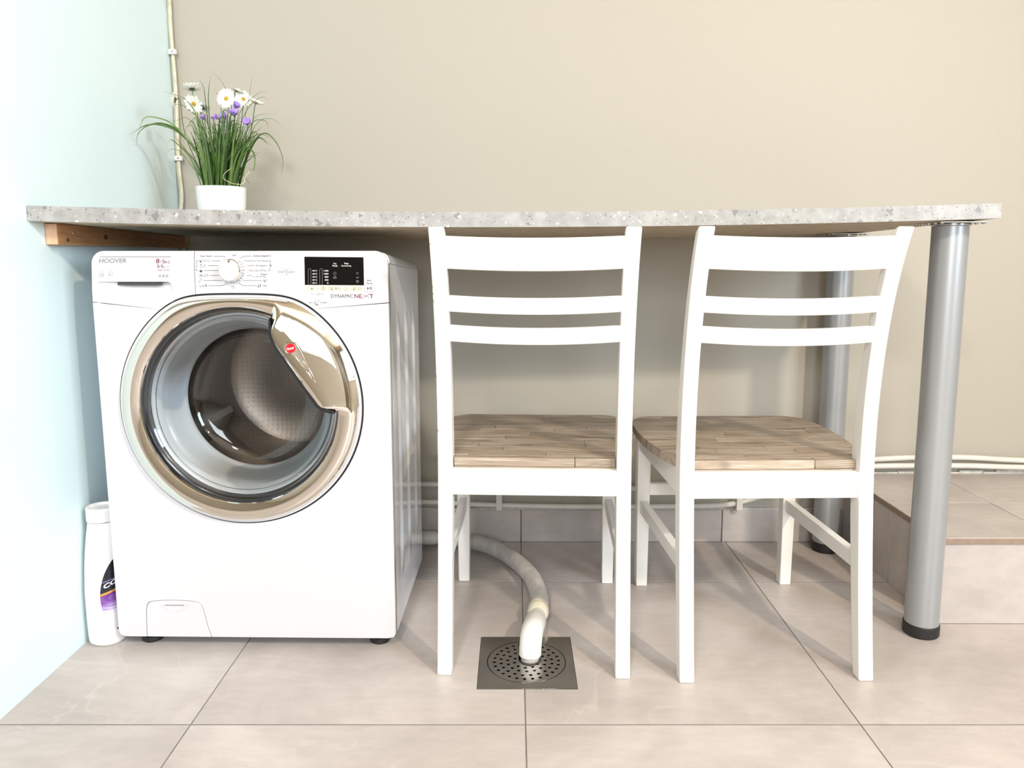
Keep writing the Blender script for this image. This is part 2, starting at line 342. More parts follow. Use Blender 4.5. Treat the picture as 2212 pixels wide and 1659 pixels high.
M = dict(
    tile=mat_tile(), grout=plain('grey_grout', (0.19, 0.172, 0.16), 0.9, var=0.15, vscale=30),
    wall=plain('warm_wall_paint', (0.405, 0.375, 0.317), 0.55, bump=0.10, bscale=220),
    wall_l=plain('cool_wall_paint', (0.70, 0.84, 0.875), 0.5, bump=0.10, bscale=180),
    ceil=mat_wood('pale_pine_ceiling', ((0.50, 0.38, 0.24), (0.62, 0.50, 0.34), (0.70, 0.58, 0.42)), scale=(1.2, 14, 14), rough=0.6, rnd=0.02),
    wall_dim=plain('rear_wall_paint', (0.42, 0.38, 0.31), 0.6),
    terrazzo=mat_terrazzo(), under=mat_underside(),
    white_paint=plain('white_chair_paint', (0.86, 0.85, 0.82), 0.32, coat=0.15, var=0.012, vscale=8, bump=0.05, bscale=60),
    chipped=plain('bare_wood_chip', (0.30, 0.21, 0.13), 0.7),
    seat=mat_wood('whitewashed_acacia', ((0.19, 0.145, 0.10), (0.34, 0.27, 0.205), (0.46, 0.385, 0.31)), scale=(5, 60, 60), rough=0.5, rnd=0.11, streak=(0.58, 0.51, 0.43)),
    batten=mat_wood('pine_batten', ((0.30, 0.13, 0.05), (0.47, 0.24, 0.11), (0.56, 0.33, 0.17)), scale=(60, 4, 45), rough=0.6, rnd=0.02, dist=2.2),
    batten_end=mat_wood('pine_end_grain', ((0.52, 0.28, 0.15), (0.66, 0.40, 0.25), (0.72, 0.48, 0.32)), scale=(120, 30, 30), rough=0.7, rnd=0.02),
    knot=plain('pine_knot', (0.16, 0.06, 0.025), 0.6, var=0.3, vscale=60),
    steel=plain('brushed_steel', (0.50, 0.50, 0.50), 0.22, metal=1.0, var=0.05, vscale=40),
    drain_steel=plain('drain_plate_steel', (0.36, 0.345, 0.33), 0.13, metal=1.0, var=0.10, vscale=9),
    drain_dark=plain('drain_well', (0.015, 0.015, 0.014), 0.7),
    leg=plain('satin_grey_metal', (0.36, 0.375, 0.39), 0.34, metal=0.45, coat=0.25),
    screw=plain('zinc_screw', (0.45, 0.44, 0.42), 0.3, metal=1.0),
    rubber=plain('black_rubber', (0.012, 0.012, 0.013), 0.5),
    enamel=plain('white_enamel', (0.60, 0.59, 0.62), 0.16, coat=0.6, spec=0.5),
    enamel_side_lit=plain('white_enamel_side_lit', (0.84, 0.87, 0.93), 0.14, coat=0.7),  # same enamel as the front, with cool side light mixed into its colour
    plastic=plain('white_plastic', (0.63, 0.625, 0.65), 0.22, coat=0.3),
    chrome=plain('chrome_plating', (0.80, 0.76, 0.70), 0.035, metal=1.0),
    chrome_dark=plain('dark_chrome', (0.30, 0.30, 0.31), 0.12, metal=1.0),
    black_gloss=plain('black_gloss', (0.004, 0.004, 0.004), 0.14, spec=0.22),
    black_mat=plain('black_plastic', (0.01, 0.01, 0.011), 0.6),
    glass=mat_glass('door_glass', (0.93, 0.93, 0.92), ior=1.65),
    gasket=plain('grey_rubber_gasket', (0.70, 0.75, 0.80), 0.3, coat=0.3),
    drum=mat_drum(), drum_back=mat_drum(True), drum_plain=plain('drum_steel_plain', (0.42, 0.385, 0.35), 0.25, metal=0.9, var=0.15, vscale=12),
    lifter=plain('drum_paddle_plastic', (0.62, 0.60, 0.56), 0.35),
    ink=plain('dark_ink', (0.05, 0.045, 0.05), 0.5), ink_grey=plain('grey_ink', (0.10, 0.095, 0.10), 0.5),
    ink_light=plain('pale_grey_ink', (0.24, 0.24, 0.25), 0.45), ink_line=plain('mauve_grey_ink', (0.28, 0.24, 0.25), 0.5),
    ink_red=plain('burgundy_ink', (0.17, 0.02, 0.045), 0.5), ink_white=plain('white_ink', (0.85, 0.84, 0.80), 0.5),
    button_strip=plain('cream_button_strip', (0.80, 0.72, 0.52), 0.3, coat=0.3),
    badge=plain('red_enamel_badge', (0.55, 0.012, 0.02), 0.2, coat=0.6),
    knob_cap=plain('pearl_knob_cap', (0.86, 0.82, 0.78), 0.2, metal=0.0, coat=0.6),
    knob_skirt=plain('silver_grey_skirt', (0.56, 0.57, 0.64), 0.3),
    pot=plain('white_ceramic', (0.86, 0.86, 0.85), 0.25, coat=0.4),
    moss=plain('dark_moss', (0.03, 0.05, 0.015), 0.9, var=0.4, vscale=90),
    blade=mat_leaf('grass_blade', (0.025, 0.075, 0.006), (0.15, 0.27, 0.028)),
    stem=plain('dark_green_stem', (0.03, 0.085, 0.02), 0.6), petal=plain('white_petal', (0.86, 0.86, 0.80), 0.6),
    center=plain('yellow_disc', (0.52, 0.32, 0.03), 0.8, bump=0.6, bscale=900, var=0.2, vscale=300),
    lilac=plain('lilac_petal', (0.40, 0.27, 0.66), 0.6, var=0.25, vscale=60), raffia=plain('straw_raffia', (0.62, 0.57, 0.33), 0.7),
    pipe=plain('ivory_pipe_paint', (0.66, 0.64, 0.58), 0.4, var=0.06, vscale=25),
    conduit=plain('old_cream_paint', (0.60, 0.56, 0.42), 0.5, var=0.18, vscale=45),
    hose=plain('grey_ribbed_plastic', (0.46, 0.43, 0.40), 0.5, var=0.18, vscale=30),
    pvc=plain('white_pvc', (0.78, 0.77, 0.73), 0.3, coat=0.2), pvc_old=plain('dull_white_pvc', (0.52, 0.50, 0.47), 0.4, var=0.08, vscale=20),
    cream_collar=plain('cream_collar', (0.78, 0.72, 0.58), 0.4),
    bottle=plain('white_hdpe', (0.82, 0.81, 0.80), 0.35), caulk=plain('caulk', (0.55, 0.53, 0.48), 0.7, var=0.2, vscale=60),
    dark_wood=plain('dark_door_wood', (0.12, 0.08, 0.05), 0.4), frame=plain('window_frame_white', (0.8, 0.8, 0.78), 0.4),
    step_edge=plain('tile_cut_edge', (0.27, 0.20, 0.15), 0.7, var=0.12, vscale=40),
)

# ------------------------------------------------------------------ room shell
WY, LX, RX, FY, CZ = 2.144, -0.930, 2.70, -2.45, 2.50
def struct(o): o['kind'] = 'structure'; return o
FLX = -2.50
struct(box('wall_back', (FLX - 0.12, WY, -0.05), (RX + 0.12, WY + 0.12, CZ + 0.05), M['wall']))
struct(box('wall_left', (LX - 0.12, 1.00, -0.05), (LX, WY, CZ + 0.05), M['wall_l'], bevel=0.002))     # a partition that ends just outside the frame
struct(box('wall_far_left', (FLX - 0.12, FY - 0.12, -0.05), (FLX, WY, CZ + 0.05), M['wall_dim']))
struct(box('wall_right', (RX, FY - 0.12, -0.05), (RX + 0.12, WY, CZ + 0.05), M['wall']))
struct(box('ceiling', (FLX, FY, CZ), (RX, WY, CZ + 0.05), M['ceil']))
# wall behind the camera: window opening with the added rear fill in front of it
wx0, wx1, wz0, wz1 = -0.75, 0.85, 0.95, 2.15
bm = bmesh.new()
for lo, hi in (((FLX, FY - .1, -.05), (wx0, FY, CZ)), ((wx1, FY - .1, -.05), (RX, FY, CZ)), ((wx0, FY - .1, -.05), (wx1, FY, wz0)), ((wx0, FY - .1, wz1), (wx1, FY, CZ))):
    bm_box(bm, [(a + b) / 2 for a, b in zip(lo, hi)], [b - a for a, b in zip(lo, hi)])
struct(from_bm('wall_front', bm, M['wall_dim']))
bm = bmesh.new()
for lo, hi in (((wx0, FY - .07, wz0), (wx0 + .05, FY + .02, wz1)), ((wx1 - .05, FY - .07, wz0), (wx1, FY + .02, wz1)), ((wx0, FY - .07, wz0), (wx1, FY + .02, wz0 + .05)),
               ((wx0, FY - .07, wz1 - .05), (wx1, FY + .02, wz1)), ((.03, FY - .06, wz0), (.07, FY, wz1))):
    bm_box(bm, [(a + b) / 2 for a, b in zip(lo, hi)], [b - a for a, b in zip(lo, hi)])
struct(from_bm('window_1', bm, M['frame'], bevel=0.004))
dr = struct(box('door_reflection', (1.35, FY, 0.0), (2.2, FY + 0.04, 2.05), M['dark_wood'], bevel=0.004))  # unseen door, added to give chrome and glass something dark to reflect
box('door_panel', (1.45, FY + 0.035, 0.2), (2.1, FY + 0.05, 0.95), M['dark_wood'], dr, bevel=0.008)
box('door_panel', (1.45, FY + 0.035, 1.05), (2.1, FY + 0.05, 1.9), M['dark_wood'], dr, bevel=0.008)

# side window in the right wall, beyond the frame
bm = bmesh.new()
for lo, hi in (((RX - .03, -1.65, .95), (RX, -1.57, 2.25)), ((RX - .03, -.23, .95), (RX, -.15, 2.25)), ((RX - .03, -1.65, .95), (RX, -.15, 1.03)), ((RX - .03, -1.65, 2.17), (RX, -.15, 2.25)), ((RX - .03, -.925, .95), (RX, -.875, 2.25))):
    bm_box(bm, [(a + b) / 2 for a, b in zip(lo, hi)], [b - a for a, b in zip(lo, hi)])
struct(from_bm('window_2', bm, M['frame'], bevel=0.004))

# floor: bedding slab with the drain's opening, and 60 cm tiles laid on it
DX0, DX1, DY0, DY1 = -0.0725, 0.1245, 1.3705, 1.5745
bm = bmesh.new()
for lo, hi in (((FLX, FY, -.12), (DX0, WY, -.0010)), ((DX1, FY, -.12), (RX, WY, -.0010)), ((DX0, FY, -.12), (DX1, DY0, -.0010)), ((DX0, DY1, -.12), (DX1, WY, -.0010))):
    bm_box(bm, [(a + b) / 2 for a, b in zip(lo, hi)], [b - a for a, b in zip(lo, hi)])
floor = struct(from_bm('floor', bm, M['grout']))
J = 0.0013
def prism(name, poly, z0, z1, mat, parent, bev=0.0):
    bm = bmesh.new()
    f = bm.faces.new([bm.verts.new((p[0], p[1], z0)) for p in poly])
    e = bmesh.ops.extrude_face_region(bm, geom=[f]); bmesh.ops.translate(bm, vec=(0, 0, z1 - z0), verts=[v for v in e['geom'] if isinstance(v, bmesh.types.BMVert)])
    return from_bm(name, bm, mat, parent, bevel=bev, seg=1)
xs = [FLX] + [0.021 + 0.6 * k for k in range(-4, 5)] + [RX]
ys = [WY] + [1.859 - 0.6 * k for k in range(0, 8)]
ys = [y for y in ys if y > FY] + [FY]
for i in range(len(xs) - 1):
    for j in range(len(ys) - 1):
        x0, x1, y1, y0 = xs[i] + J, xs[i + 1] - J, ys[j] - J * 1.5, ys[j + 1] + J * 1.5
        if x0 > 0.97 and y0 > 1.6: continue
        poly = [(x0, y0), (x1, y0), (x1, y1), (x0, y1)]
        if y0 < 1.4 < y1 and x0 < -0.1 < x1: poly = [(x0, y0), (x1, y0), (x1, DY0), (DX0, DY0), (DX0, DY1), (x1, DY1), (x1, y1), (x0, y1)]
        if y0 < 1.4 < y1 and x0 < 0.1 < x1: poly = [(x0, y0), (x1, y0), (x1, y1), (x0, y1), (x0, DY1), (DX1, DY1), (DX1, DY0), (x0, DY0)]
        prism('tile', poly, -0.0009, 0.0, M['tile'], floor)

# baseboard of cut tiles along the back wall
bb = struct(box('baseboard_back', (LX, WY - 0.003, 0.0), (0.96, WY, 0.099), M['grout']))
for a, b_ in ((LX, -0.579), (-0.579, 0.021), (0.021, 0.609), (0.609, 0.955)):
    box('tile', (a + .0012, WY - 0.011, 0.0008), (b_ - .0012, WY - 0.0025, 0.098), M['tile'], bb, bevel=0.0012, seg=1)
box('caulk_line', (LX, WY - 0.009, 0.098), (0.955, WY, 0.1025), M['caulk'], bb)

# ------------------------------------------------------------------ tiled step at the right
step = empty('tiled_step', (0.96, 1.63, 0.0))
tag(step, 'low beige tiled step in the corner behind the front grey table leg', 'step')
sp = lambda x, y, z=0: (x - 0.96, y - 1.63, z)
box('step_core', sp(0.972, 1.642), sp(RX - .001, WY - .001, 0.196), M['grout'], step)
SX = 0.962
for y0, y1 in ((1.636, 1.859), (1.859, WY)):
    box('tile', sp(SX, y0 + .0012), sp(SX + 0.009, y1 - .0012, 0.1935), M['tile'], step, bevel=0.001, seg=1)
for x0, x1 in ((0.968, 1.565), (1.565, 2.165), (2.165, RX - .002)):
    box('tile', sp(x0 + .0012, 1.633, 0.001), sp(x1 - .0012, 1.6415, 0.1935), M['tile'], step, bevel=0.001, seg=1)
for x0, x1 in ((0.958, 1.2185), (1.2185, 1.8185), (1.8185, RX - .002)):
    for y0, y1 in ((1.628, 1.873), (1.873, WY - .002)):
        if x0 > 1.2: y0, y1 = ((1.628, 1.873) if y0 < 1.7 else (1.873, WY - .002))
        box('tile', sp(x0 + .0008, y0 + .0008, 0.1965), sp(x1 - .0008, y1 - .0008, 0.2065), M['tile'], step, bevel=0.0008, seg=1)
box('edge_trim', sp(0.9575, 1.6275, 0.1925), sp(0.966, WY - .003, 0.2045), M['step_edge'], step)
box('edge_trim', sp(0.9665, 1.6275, 0.1925), sp(RX - .003, 1.636, 0.2045), M['step_edge'], step)
bm = bmesh.new()
xx = 0.97
while xx < RX - .05:
    wd = random.uniform(.03, .12); h = random.uniform(.004, .011)
    bm_box(bm, (xx + wd / 2 - .96, WY - .005 - 1.63, 0.206 + h / 2), (wd, .006, h)); xx += wd * 0.98
o = from_bm('caulk_line', bm, M['caulk'], step)

# ------------------------------------------------------------------ worktop table: sagging top, two tubular legs
def zb(x, y):
    a, b_, c = (-0.93, .8985), (0.0, .8880), (0.96, .9065)
    def lag(p, q, r): return p[1] * (x - q[0]) * (x - r[0]) / ((p[0] - q[0]) * (p[0] - r[0]))
    return lag(a, b_, c) + lag(b_, a, c) + lag(c, a, b_) - 0.011 * (y - 1.49) / 0.65
def yf(x): return 1.468 + (x + 0.93) / 1.89 * 0.042
table = empty('worktop_table', (0.0, 1.80, 0.0))
tag(table, 'long speckled grey laminate worktop on two grey tubular legs, fixed along the wall', 'worktop')
tx = lambda v: (v[0], v[1] - 1.80, v[2])
def top_slab(name, dz0, dz1, front0, mat, front1=None, nx=40, bev=0.0):
    vs, fs = [], []
    for i in range(nx + 1):
        x = -0.9285 + (0.9565 + 0.9285) * i / nx
        yb = WY - (0.028 if x < -0.86 else 0.002)
        y0 = yf(x) + front0; y1 = yb if front1 is None else yf(x) + front1
        for (y, dz) in ((y0, dz0), (y1, dz0), (y1, dz1), (y0, dz1)):
            vs.append(tx((x, y, zb(x, y) + dz)))
    for i in range(nx):
        a, b_ = 4 * i, 4 * i + 4
        for k in range(4): fs.append((a + k, a + (k + 1) % 4, b_ + (k + 1) % 4, b_ + k))
    fs.append((0, 3, 2, 1)); e = 4 * nx; fs.append((e, e + 1, e + 2, e + 3))
    return from_py(name, vs, fs, mat, table, bevel=bev, seg=2)
top_slab('tabletop', 0.0012, 0.0285, 0.001, M['terrazzo'], bev=0.0008)
top_slab('edge_band', 0.0, 0.0290, 0.0, M['terrazzo'], front1=0.0009)
top_slab('backing_sheet', 0.0, 0.0011, 0.0012, M['under'])
def table_leg(x, y):
    zt = zb(x, y) - 0.0005
    L_ = tube('leg', [tx((x, y, 0.022)), tx((x, y, zt - .004))], 0.035, M['leg'], table, n=48)
    revolve('rubber_foot', [(0.0, 0.0005), (.034, .0005), (.037, .004), (.0375, .014), (.0372, .026), (.0352, .028), (0, .028)], M['rubber'], L_, n=48, loc=tx((x, y, 0)))
    s = 0.050; zz = zt - 0.0015
    o = box('mounting_plate', (x - s, y - 1.8 - s, zt - .0035), (x + s, y - 1.8 + s, zt - .0005), M['steel'], L_, bevel=0.001)
    revolve('leg_socket', [(.0352, zt - .0035), (.0385, zt - .0045), (.0385, zt - .007), (.0352, zt - .009)], M['steel'], L_, n=40, loc=tx((x, y, 0)))
    for sx in (-1, 1):
        for sy in (-1, 1):
            for (ax, ay) in ((.042, .042), (.042, .018)):
                revolve('screw', [(0, zt - .0065), (.003, zt - .006), (.0042, zt - .0035)], M['screw'], L_, n=12, loc=tx((x + sx * ax, y + sy * ay, 0)))
table_leg(0.9055, 1.592); table_leg(0.889, 2.075)

# timber batten screwed to the left wall under the worktop
bt = empty('wooden_batten', (-0.918, 1.83, 0.876))
tag(bt, 'sawn pine batten screwed to the left wall under the worktop end', 'batten')
bl = lambda v: (v[0] + 0.918, v[1] - 1.83, v[2] - 0.876)
bm = bmesh.new()
z0b, z1b = 0.8545, None
vs = []
for y in (1.5215, 2.13):
    for (x, z) in ((-.9295, z0b), (-.9055, z0b), (-.9055, zb(-.92, y) - .001), (-.9295, zb(-.92, y) - .001)):
        vs.append(bl((x, y, z)))
from_py('beam', vs, [(3, 2, 1, 0), (4, 5, 6, 7), (0, 1, 5, 4), (1, 2, 6, 5), (2, 3, 7, 6), (3, 0, 4, 7)], M['batten'], bt, bevel=0.001)
from_py('end_grain', [bl((-.9288, 1.5208, z0b + .0008)), bl((-.9062, 1.5208, z0b + .0008)), bl((-.9062, 1.5208, .8955)), bl((-.9288, 1.5208, .8955))], [(0, 1, 2, 3)], M['batten_end'], bt)
for (y, z, r) in ((1.555, 0.8645, .004), (1.70, .874, .006)):
    revolve('knot', [(0, .0012), (r * .7, .001), (r, 0)], M['knot'], bt, n=20, axis='Z', loc=(0, 0, 0))
    o = bt.children[-1]; o.rotation_euler = (0, PI / 2, 0); o.location = bl((-.9056, y, z)); o.scale = (1.0, 1.5, 1)
for (y, z) in ((1.578, 0.879), (1.79, .870)):
    o = revolve('screw', [(0, .0015), (.0022, .0014), (.0033, 0.0)], M['screw'], bt, n=16); o.rotation_euler = (0, PI / 2, 0); o.location = bl((-.9055, y, z))

# ------------------------------------------------------------------ heating pipes, corner conduit
def xyz(lst, y=2.118): return [(x, y if len(q) == 0 else q[0], z) for (x, z, *q) in lst]
lowp = catmull(xyz([(-.928, .127), (-.60, .127), (-.265, .127), (-.1, .119), (.1, .114), (.3, .113), (.5, .114), (.60, .117), (.66, .128), (.74, .152), (.83, .198), (.90, .224), (1.0, .232), (1.12, .2345), (1.30, .2345), (1.45, .230), (1.7, .226), (2.1, .226), (2.69, .226)]), 6)
upp = catmull(xyz([(-.928, .181), (-.265, .180), (-.05, .172), (.2, .168), (.45, .167), (.60, .168), (.70, .182), (.80, .216), (.90, .243), (1.0, .2515), (1.15, .259), (1.30, .259), (1.45, .251), (1.7, .246), (2.1, .246), (2.69, .246)]), 6)
hp = tube('heating_pipe', lowp, 0.0080, M['pipe'], n=16)
tag(hp, 'lower of the two ivory wall pipes, bending up onto the step', 'pipe')
hp2 = tube('heating_pipe', upp, 0.0078, M['pipe'], n=16)
tag(hp2, 'upper of the two ivory wall pipes running above the baseboard tiles', 'pipe')
for k, x in enumerate((-.0425, .650)):
    bm = bmesh.new()
    bm_box(bm, (x, WY - .0385, .143), (.0175, .002, .074)); bm_box(bm, (x, WY - .0185, .180), (.0175, .037, .002))
    bm_box(bm, (x, WY - .026, .107), (.0175, .026, .002))
    o = from_bm('pipe_bracket', bm, M['pipe'], None, bevel=0.0008)
    tag(o, ('white pipe bracket seen under the left chair above the hose', 'white pipe bracket seen under the right chair where the lower pipe bends')[k], 'bracket')
cp = [(362, -60), (366, 0), (369, 60), (373, 112), (378, 170), (381, 215), (383, 280), (385, 330), (387, 365), (391, 400), (393, 425), (392, 450), (393, 480)]
pts = [onY(x, y, 2.128) for x, y in cp]
pts = [Vector((pts[0].x, 2.128, 2.49))] + pts + [Vector((pts[-1].x + .004, 2.128, .55))]
cond = empty('cable_conduit', (-0.915, 2.128, 0.0)); tag(cond, 'cream painted wavy cable running up the room corner behind the plant', 'cable')
cl = lambda v: Vector(v) - Vector((-0.915, 2.128, 0))
P_ = catmull([cl(p) for p in pts], 6)
tube('cable', P_, 0.0048, M['conduit'], cond, n=12)
tube('cable', [p + Vector((-.0080, .007, 0)) for p in P_], 0.0026, M['conduit'], cond, n=10)
for y in (112, 342):
    p = cl(onY(373 if y == 112 else 386, y, 2.122))
    bm = bmesh.new(); bm_box(bm, p, (.019, .012, .013)); bm_box(bm, p + Vector((-.012, .004, 0)), (.008, .004, .013))
    cpx = from_bm('clip', bm, M['pvc'], cond, bevel=0.002)
    o = revolve('screw', [(0, .0012), (.0025, .001), (.003, 0)], M['screw'], cpx, n=12, axis='Y', loc=p + Vector((.001, -.006, 0)))

# ------------------------------------------------------------------ floor drain and hose
drain = empty('floor_drain', (0.026, 1.4725, 0.0)); tag(drain, 'square stainless steel floor drain with a round perforated grate', 'drain')
def circ(cx, cy, r, n=32, ph=0): return [(cx + r * math.cos(2 * PI * i / n + ph), cy + r * math.sin(2 * PI * i / n + ph)) for i in range(n)]
hw_, hd_ = (DX1 - DX0) / 2 - .001, (DY1 - DY0) / 2 - .001
flat_shape('frame_plate', [[(-hw_, -hd_), (hw_, -hd_), (hw_, hd_), (-hw_, hd_)], circ(0, 0, .0815, 96)[::-1]], 0.0024, M['drain_steel'], drain, loc=(0, 0, -.0006), bevel=0.0003)
holes = []
for r, n, ph in ((.0665, 26, .05), (.0530, 20, .15), (.0390, 15, .1), (.0255, 10, .2)):
    for i in range(n):
        a = 2 * PI * i / n + ph; x, y = r * math.cos(a), r * math.sin(a)
        if abs(x - .006) < .024 and y > -0.001: continue
        holes.append(circ(x, y, .0034, 12)[::-1])
slot = [(-.016, .075), (-.016, .012)] + [(.006 + .022 * math.cos(a), .010 + .018 * math.sin(a)) for a in [PI + PI * i / 12 for i in range(13)]] + [(.028, .012), (.028, .070)]
flat_shape('grate', [circ(0, 0, .080, 96), slot[::-1]] + holes, 0.0022, M['drain_steel'], drain, loc=(0, 0, -.0006), bevel=0.0003)
bm = bmesh.new()
n = 48
ro = [[bm.verts.new((r * math.cos(2 * PI * i / n), r * math.sin(2 * PI * i / n), z)) for i in range(n)] for r, z in ((.0835, -.0025), (.080, -.0035), (.078, -.06))]
for a, b_ in zip(ro, ro[1:]):
    for i in range(n): bm.faces.new((a[i], a[(i + 1) % n], b_[(i + 1) % n], b_[i]))
bm.faces.new(ro[-1])
from_bm('drain_cup', bm, M['drain_dark'], drain)

hose = empty('drain_hose', (0.0, 1.8, 0.0)); tag(hose, 'grey ribbed drain hose with a white elbow emptying into the floor drain', 'hose')
hl = lambda v: (v[0], v[1] - 1.8, v[2])
tube('rigid_pipe', [hl((-.40, 2.085, .031)), hl((-.226, 2.085, .031)), hl((-.221, 2.085, .031))], [.0195, .0195, .0175], M['pvc_old'], hose, n=32)
tube('rigid_pipe', [hl((-.222, 2.085, .031)), hl((-.165, 2.082, .030))], .0165, M['pvc_old'], hose, n=32)
path = catmull([hl(p) for p in ((-.175, 2.083, .030), (-.12, 2.066, .0275), (-.066, 2.035, .0255), (-.018, 1.975, .024), (.020, 1.905, .0235), (.046, 1.83, .0235), (.059, 1.75, .0238), (.061, 1.69, .0245), (.056, 1.645, .026))], 60)
# resample evenly, ribbed radius
acc = [0.0]
for a, b_ in zip(path, path[1:]): acc.append(acc[-1] + (b_ - a).length)
tot = acc[-1]; nr = 440; pts = []; rs = []; k = 0
for i in range(nr + 1):
    s = tot * i / nr
    while k < len(acc) - 2 and acc[k + 1] < s: k += 1
    t = (s - acc[k]) / max(1e-9, acc[k + 1] - acc[k]); pts.append(path[k].lerp(path[k + 1], t))
    q = i % 4; rs.append(.0205 + (.0014 if q in (1, 2) else 0) * (1.0 if s < .12 else .75))
bm = bmesh.new(); bm_tube(bm, pts, rs, 20)
from_bm('ribbed_hose', bm, M['hose'], hose, smooth='all')
tube('collar', [hl((.0570, 1.660, .0262)), hl((.0560, 1.640, .0268)), hl((.0548, 1.634, .0270)), hl((.0536, 1.622, .0272))], [.0235, .0245, .0245, .0205], M['cream_collar'], hose, n=32)
tube('coupling', [hl((.0545, 1.632, .027)), hl((.0505, 1.590, .031))], .0185, M['pvc'], hose, n=32)
el = catmull([hl(p) for p in ((.0485, 1.582, .0335), (.0475, 1.575, .035), (.0445, 1.553, .0390), (.0395, 1.522, .0420), (.0365, 1.502, .036), (.0345, 1.4915, .020), (.034, 1.489, .010), (.034, 1.489, .003))], 6)
nn = len(el)
tube('elbow', el[:-4], [(.0175, .0205, .0222, .0230)[i] if i < 4 else .0235 for i in range(nn - 4)], M['pvc'], hose, n=32)
tube('outlet', [hl((.034, 1.489, .014)), hl((.034, 1.488, -.030))], .0195, M['pvc_old'], hose, n=32)

# ------------------------------------------------------------------ chairs
def interp(tab, z):
    for (a, u), (b_, v) in zip(tab, tab[1:]):
        if z <= b_:
            t = (z - a) / (b_ - a); return u + (v - u) * t
    return tab[-1][1]
def smooth_tab(tab, n=40):
    P = catmull([(z, y, 0) for z, y in tab], 8); return [(p.x, p.y) for p in P]
PF = smooth_tab([(0, 0.0), (.12, .017), (.25, .033), (.36, .044), (.43, .048), (.52, .047), (.62, .038), (.72, .020), (.80, -.003), (.86, -.027), (.884, -.040)])
PD = [(0, .030), (.30, .040), (.47, .040), (.65, .032), (.80, .026), (.885, .022)]   # depth of the post
def post_bm(sx):
    bm = bmesh.new(); rings = []
    zs = [0, .004] + [.884 * i / 26 for i in range(1, 26)] + [.874, .881, .8845]
    for z in zs:
        y0 = interp(PF, z); y1 = y0 + interp(PD, z); wi, wo = .0288, 0
        x1 = .192; x0 = x1 - wi
        if z > .878: y1 -= .006 * (z - .874) / .010; 
        if z > .870:
            k = max(0, (z - .872) / .0125); y1 -= .010 * k * k; y0 += .001 * k
        rings.append([bm.verts.new((sx * x, y, z)) for x, y in ((x0, y0), (x1, y0), (x1, y1), (x0, y1))])
    for a, b_ in zip(rings, rings[1:]):
        for j in range(4): bm.faces.new((a[j], a[(j + 1) % 4], b_[(j + 1) % 4], b_[j]))
    bm.faces.new(rings[0][::-1]); bm.faces.new(rings[-1]); return bm
def rail_bm(z0, z1, bow=.020, drop=.0045, th=.017):
    bm = bmesh.new(); rings = []; n = 20
    for i in range(n + 1):
        x = -.170 + .340 * i / n; k = 1 - (x / .165) ** 2; k = max(k, 0)
        r = []
        for z, b_ in ((z0, 0), (z1, 0), (z1, th), (z0, th)):
            r.append(bm.verts.new((x, interp(PF, z) + .0055 + b_ - bow * k, z - drop * k)))
        rings.append(r)
    for a, b_ in zip(rings, rings[1:]):
        for j in range(4): bm.faces.new((a[j], a[(j + 1) % 4], b_[(j + 1) % 4], b_[j]))
    bm.faces.new(rings[0][::-1]); bm.faces.new(rings[-1]); return bm
def bar_bm(p, q, wx, wz):
    bm = bmesh.new(); p, q = Vector(p), Vector(q); vs = []
    d = (q - p).normalized(); s = d.cross(Vector((0, 0, 1))).normalized(); u = Vector((0, 0, 1))
    for c in (p, q):
        vs.append([bm.verts.new(c + s * a * wx / 2 + u * b_ * wz / 2) for a, b_ in ((-1, -1), (1, -1), (1, 1), (-1, 1))])
    for j in range(4): bm.faces.new((vs[0][j], vs[0][(j + 1) % 4], vs[1][(j + 1) % 4], vs[1][j]))
    bm.faces.new(vs[0][::-1]); bm.faces.new(vs[1]); return bm
HW = [(.066, .1622), (.0878, .1622), (.0882, .187), (.12, .198), (.16, .208), (.21, .217), (.27, .2235), (.33, .2255), (.39, .2235), (.43, .219), (.455, .211), (.472, .199), (.483, .186), (.490, .168)]
def hw(y): return interp(HW, y)
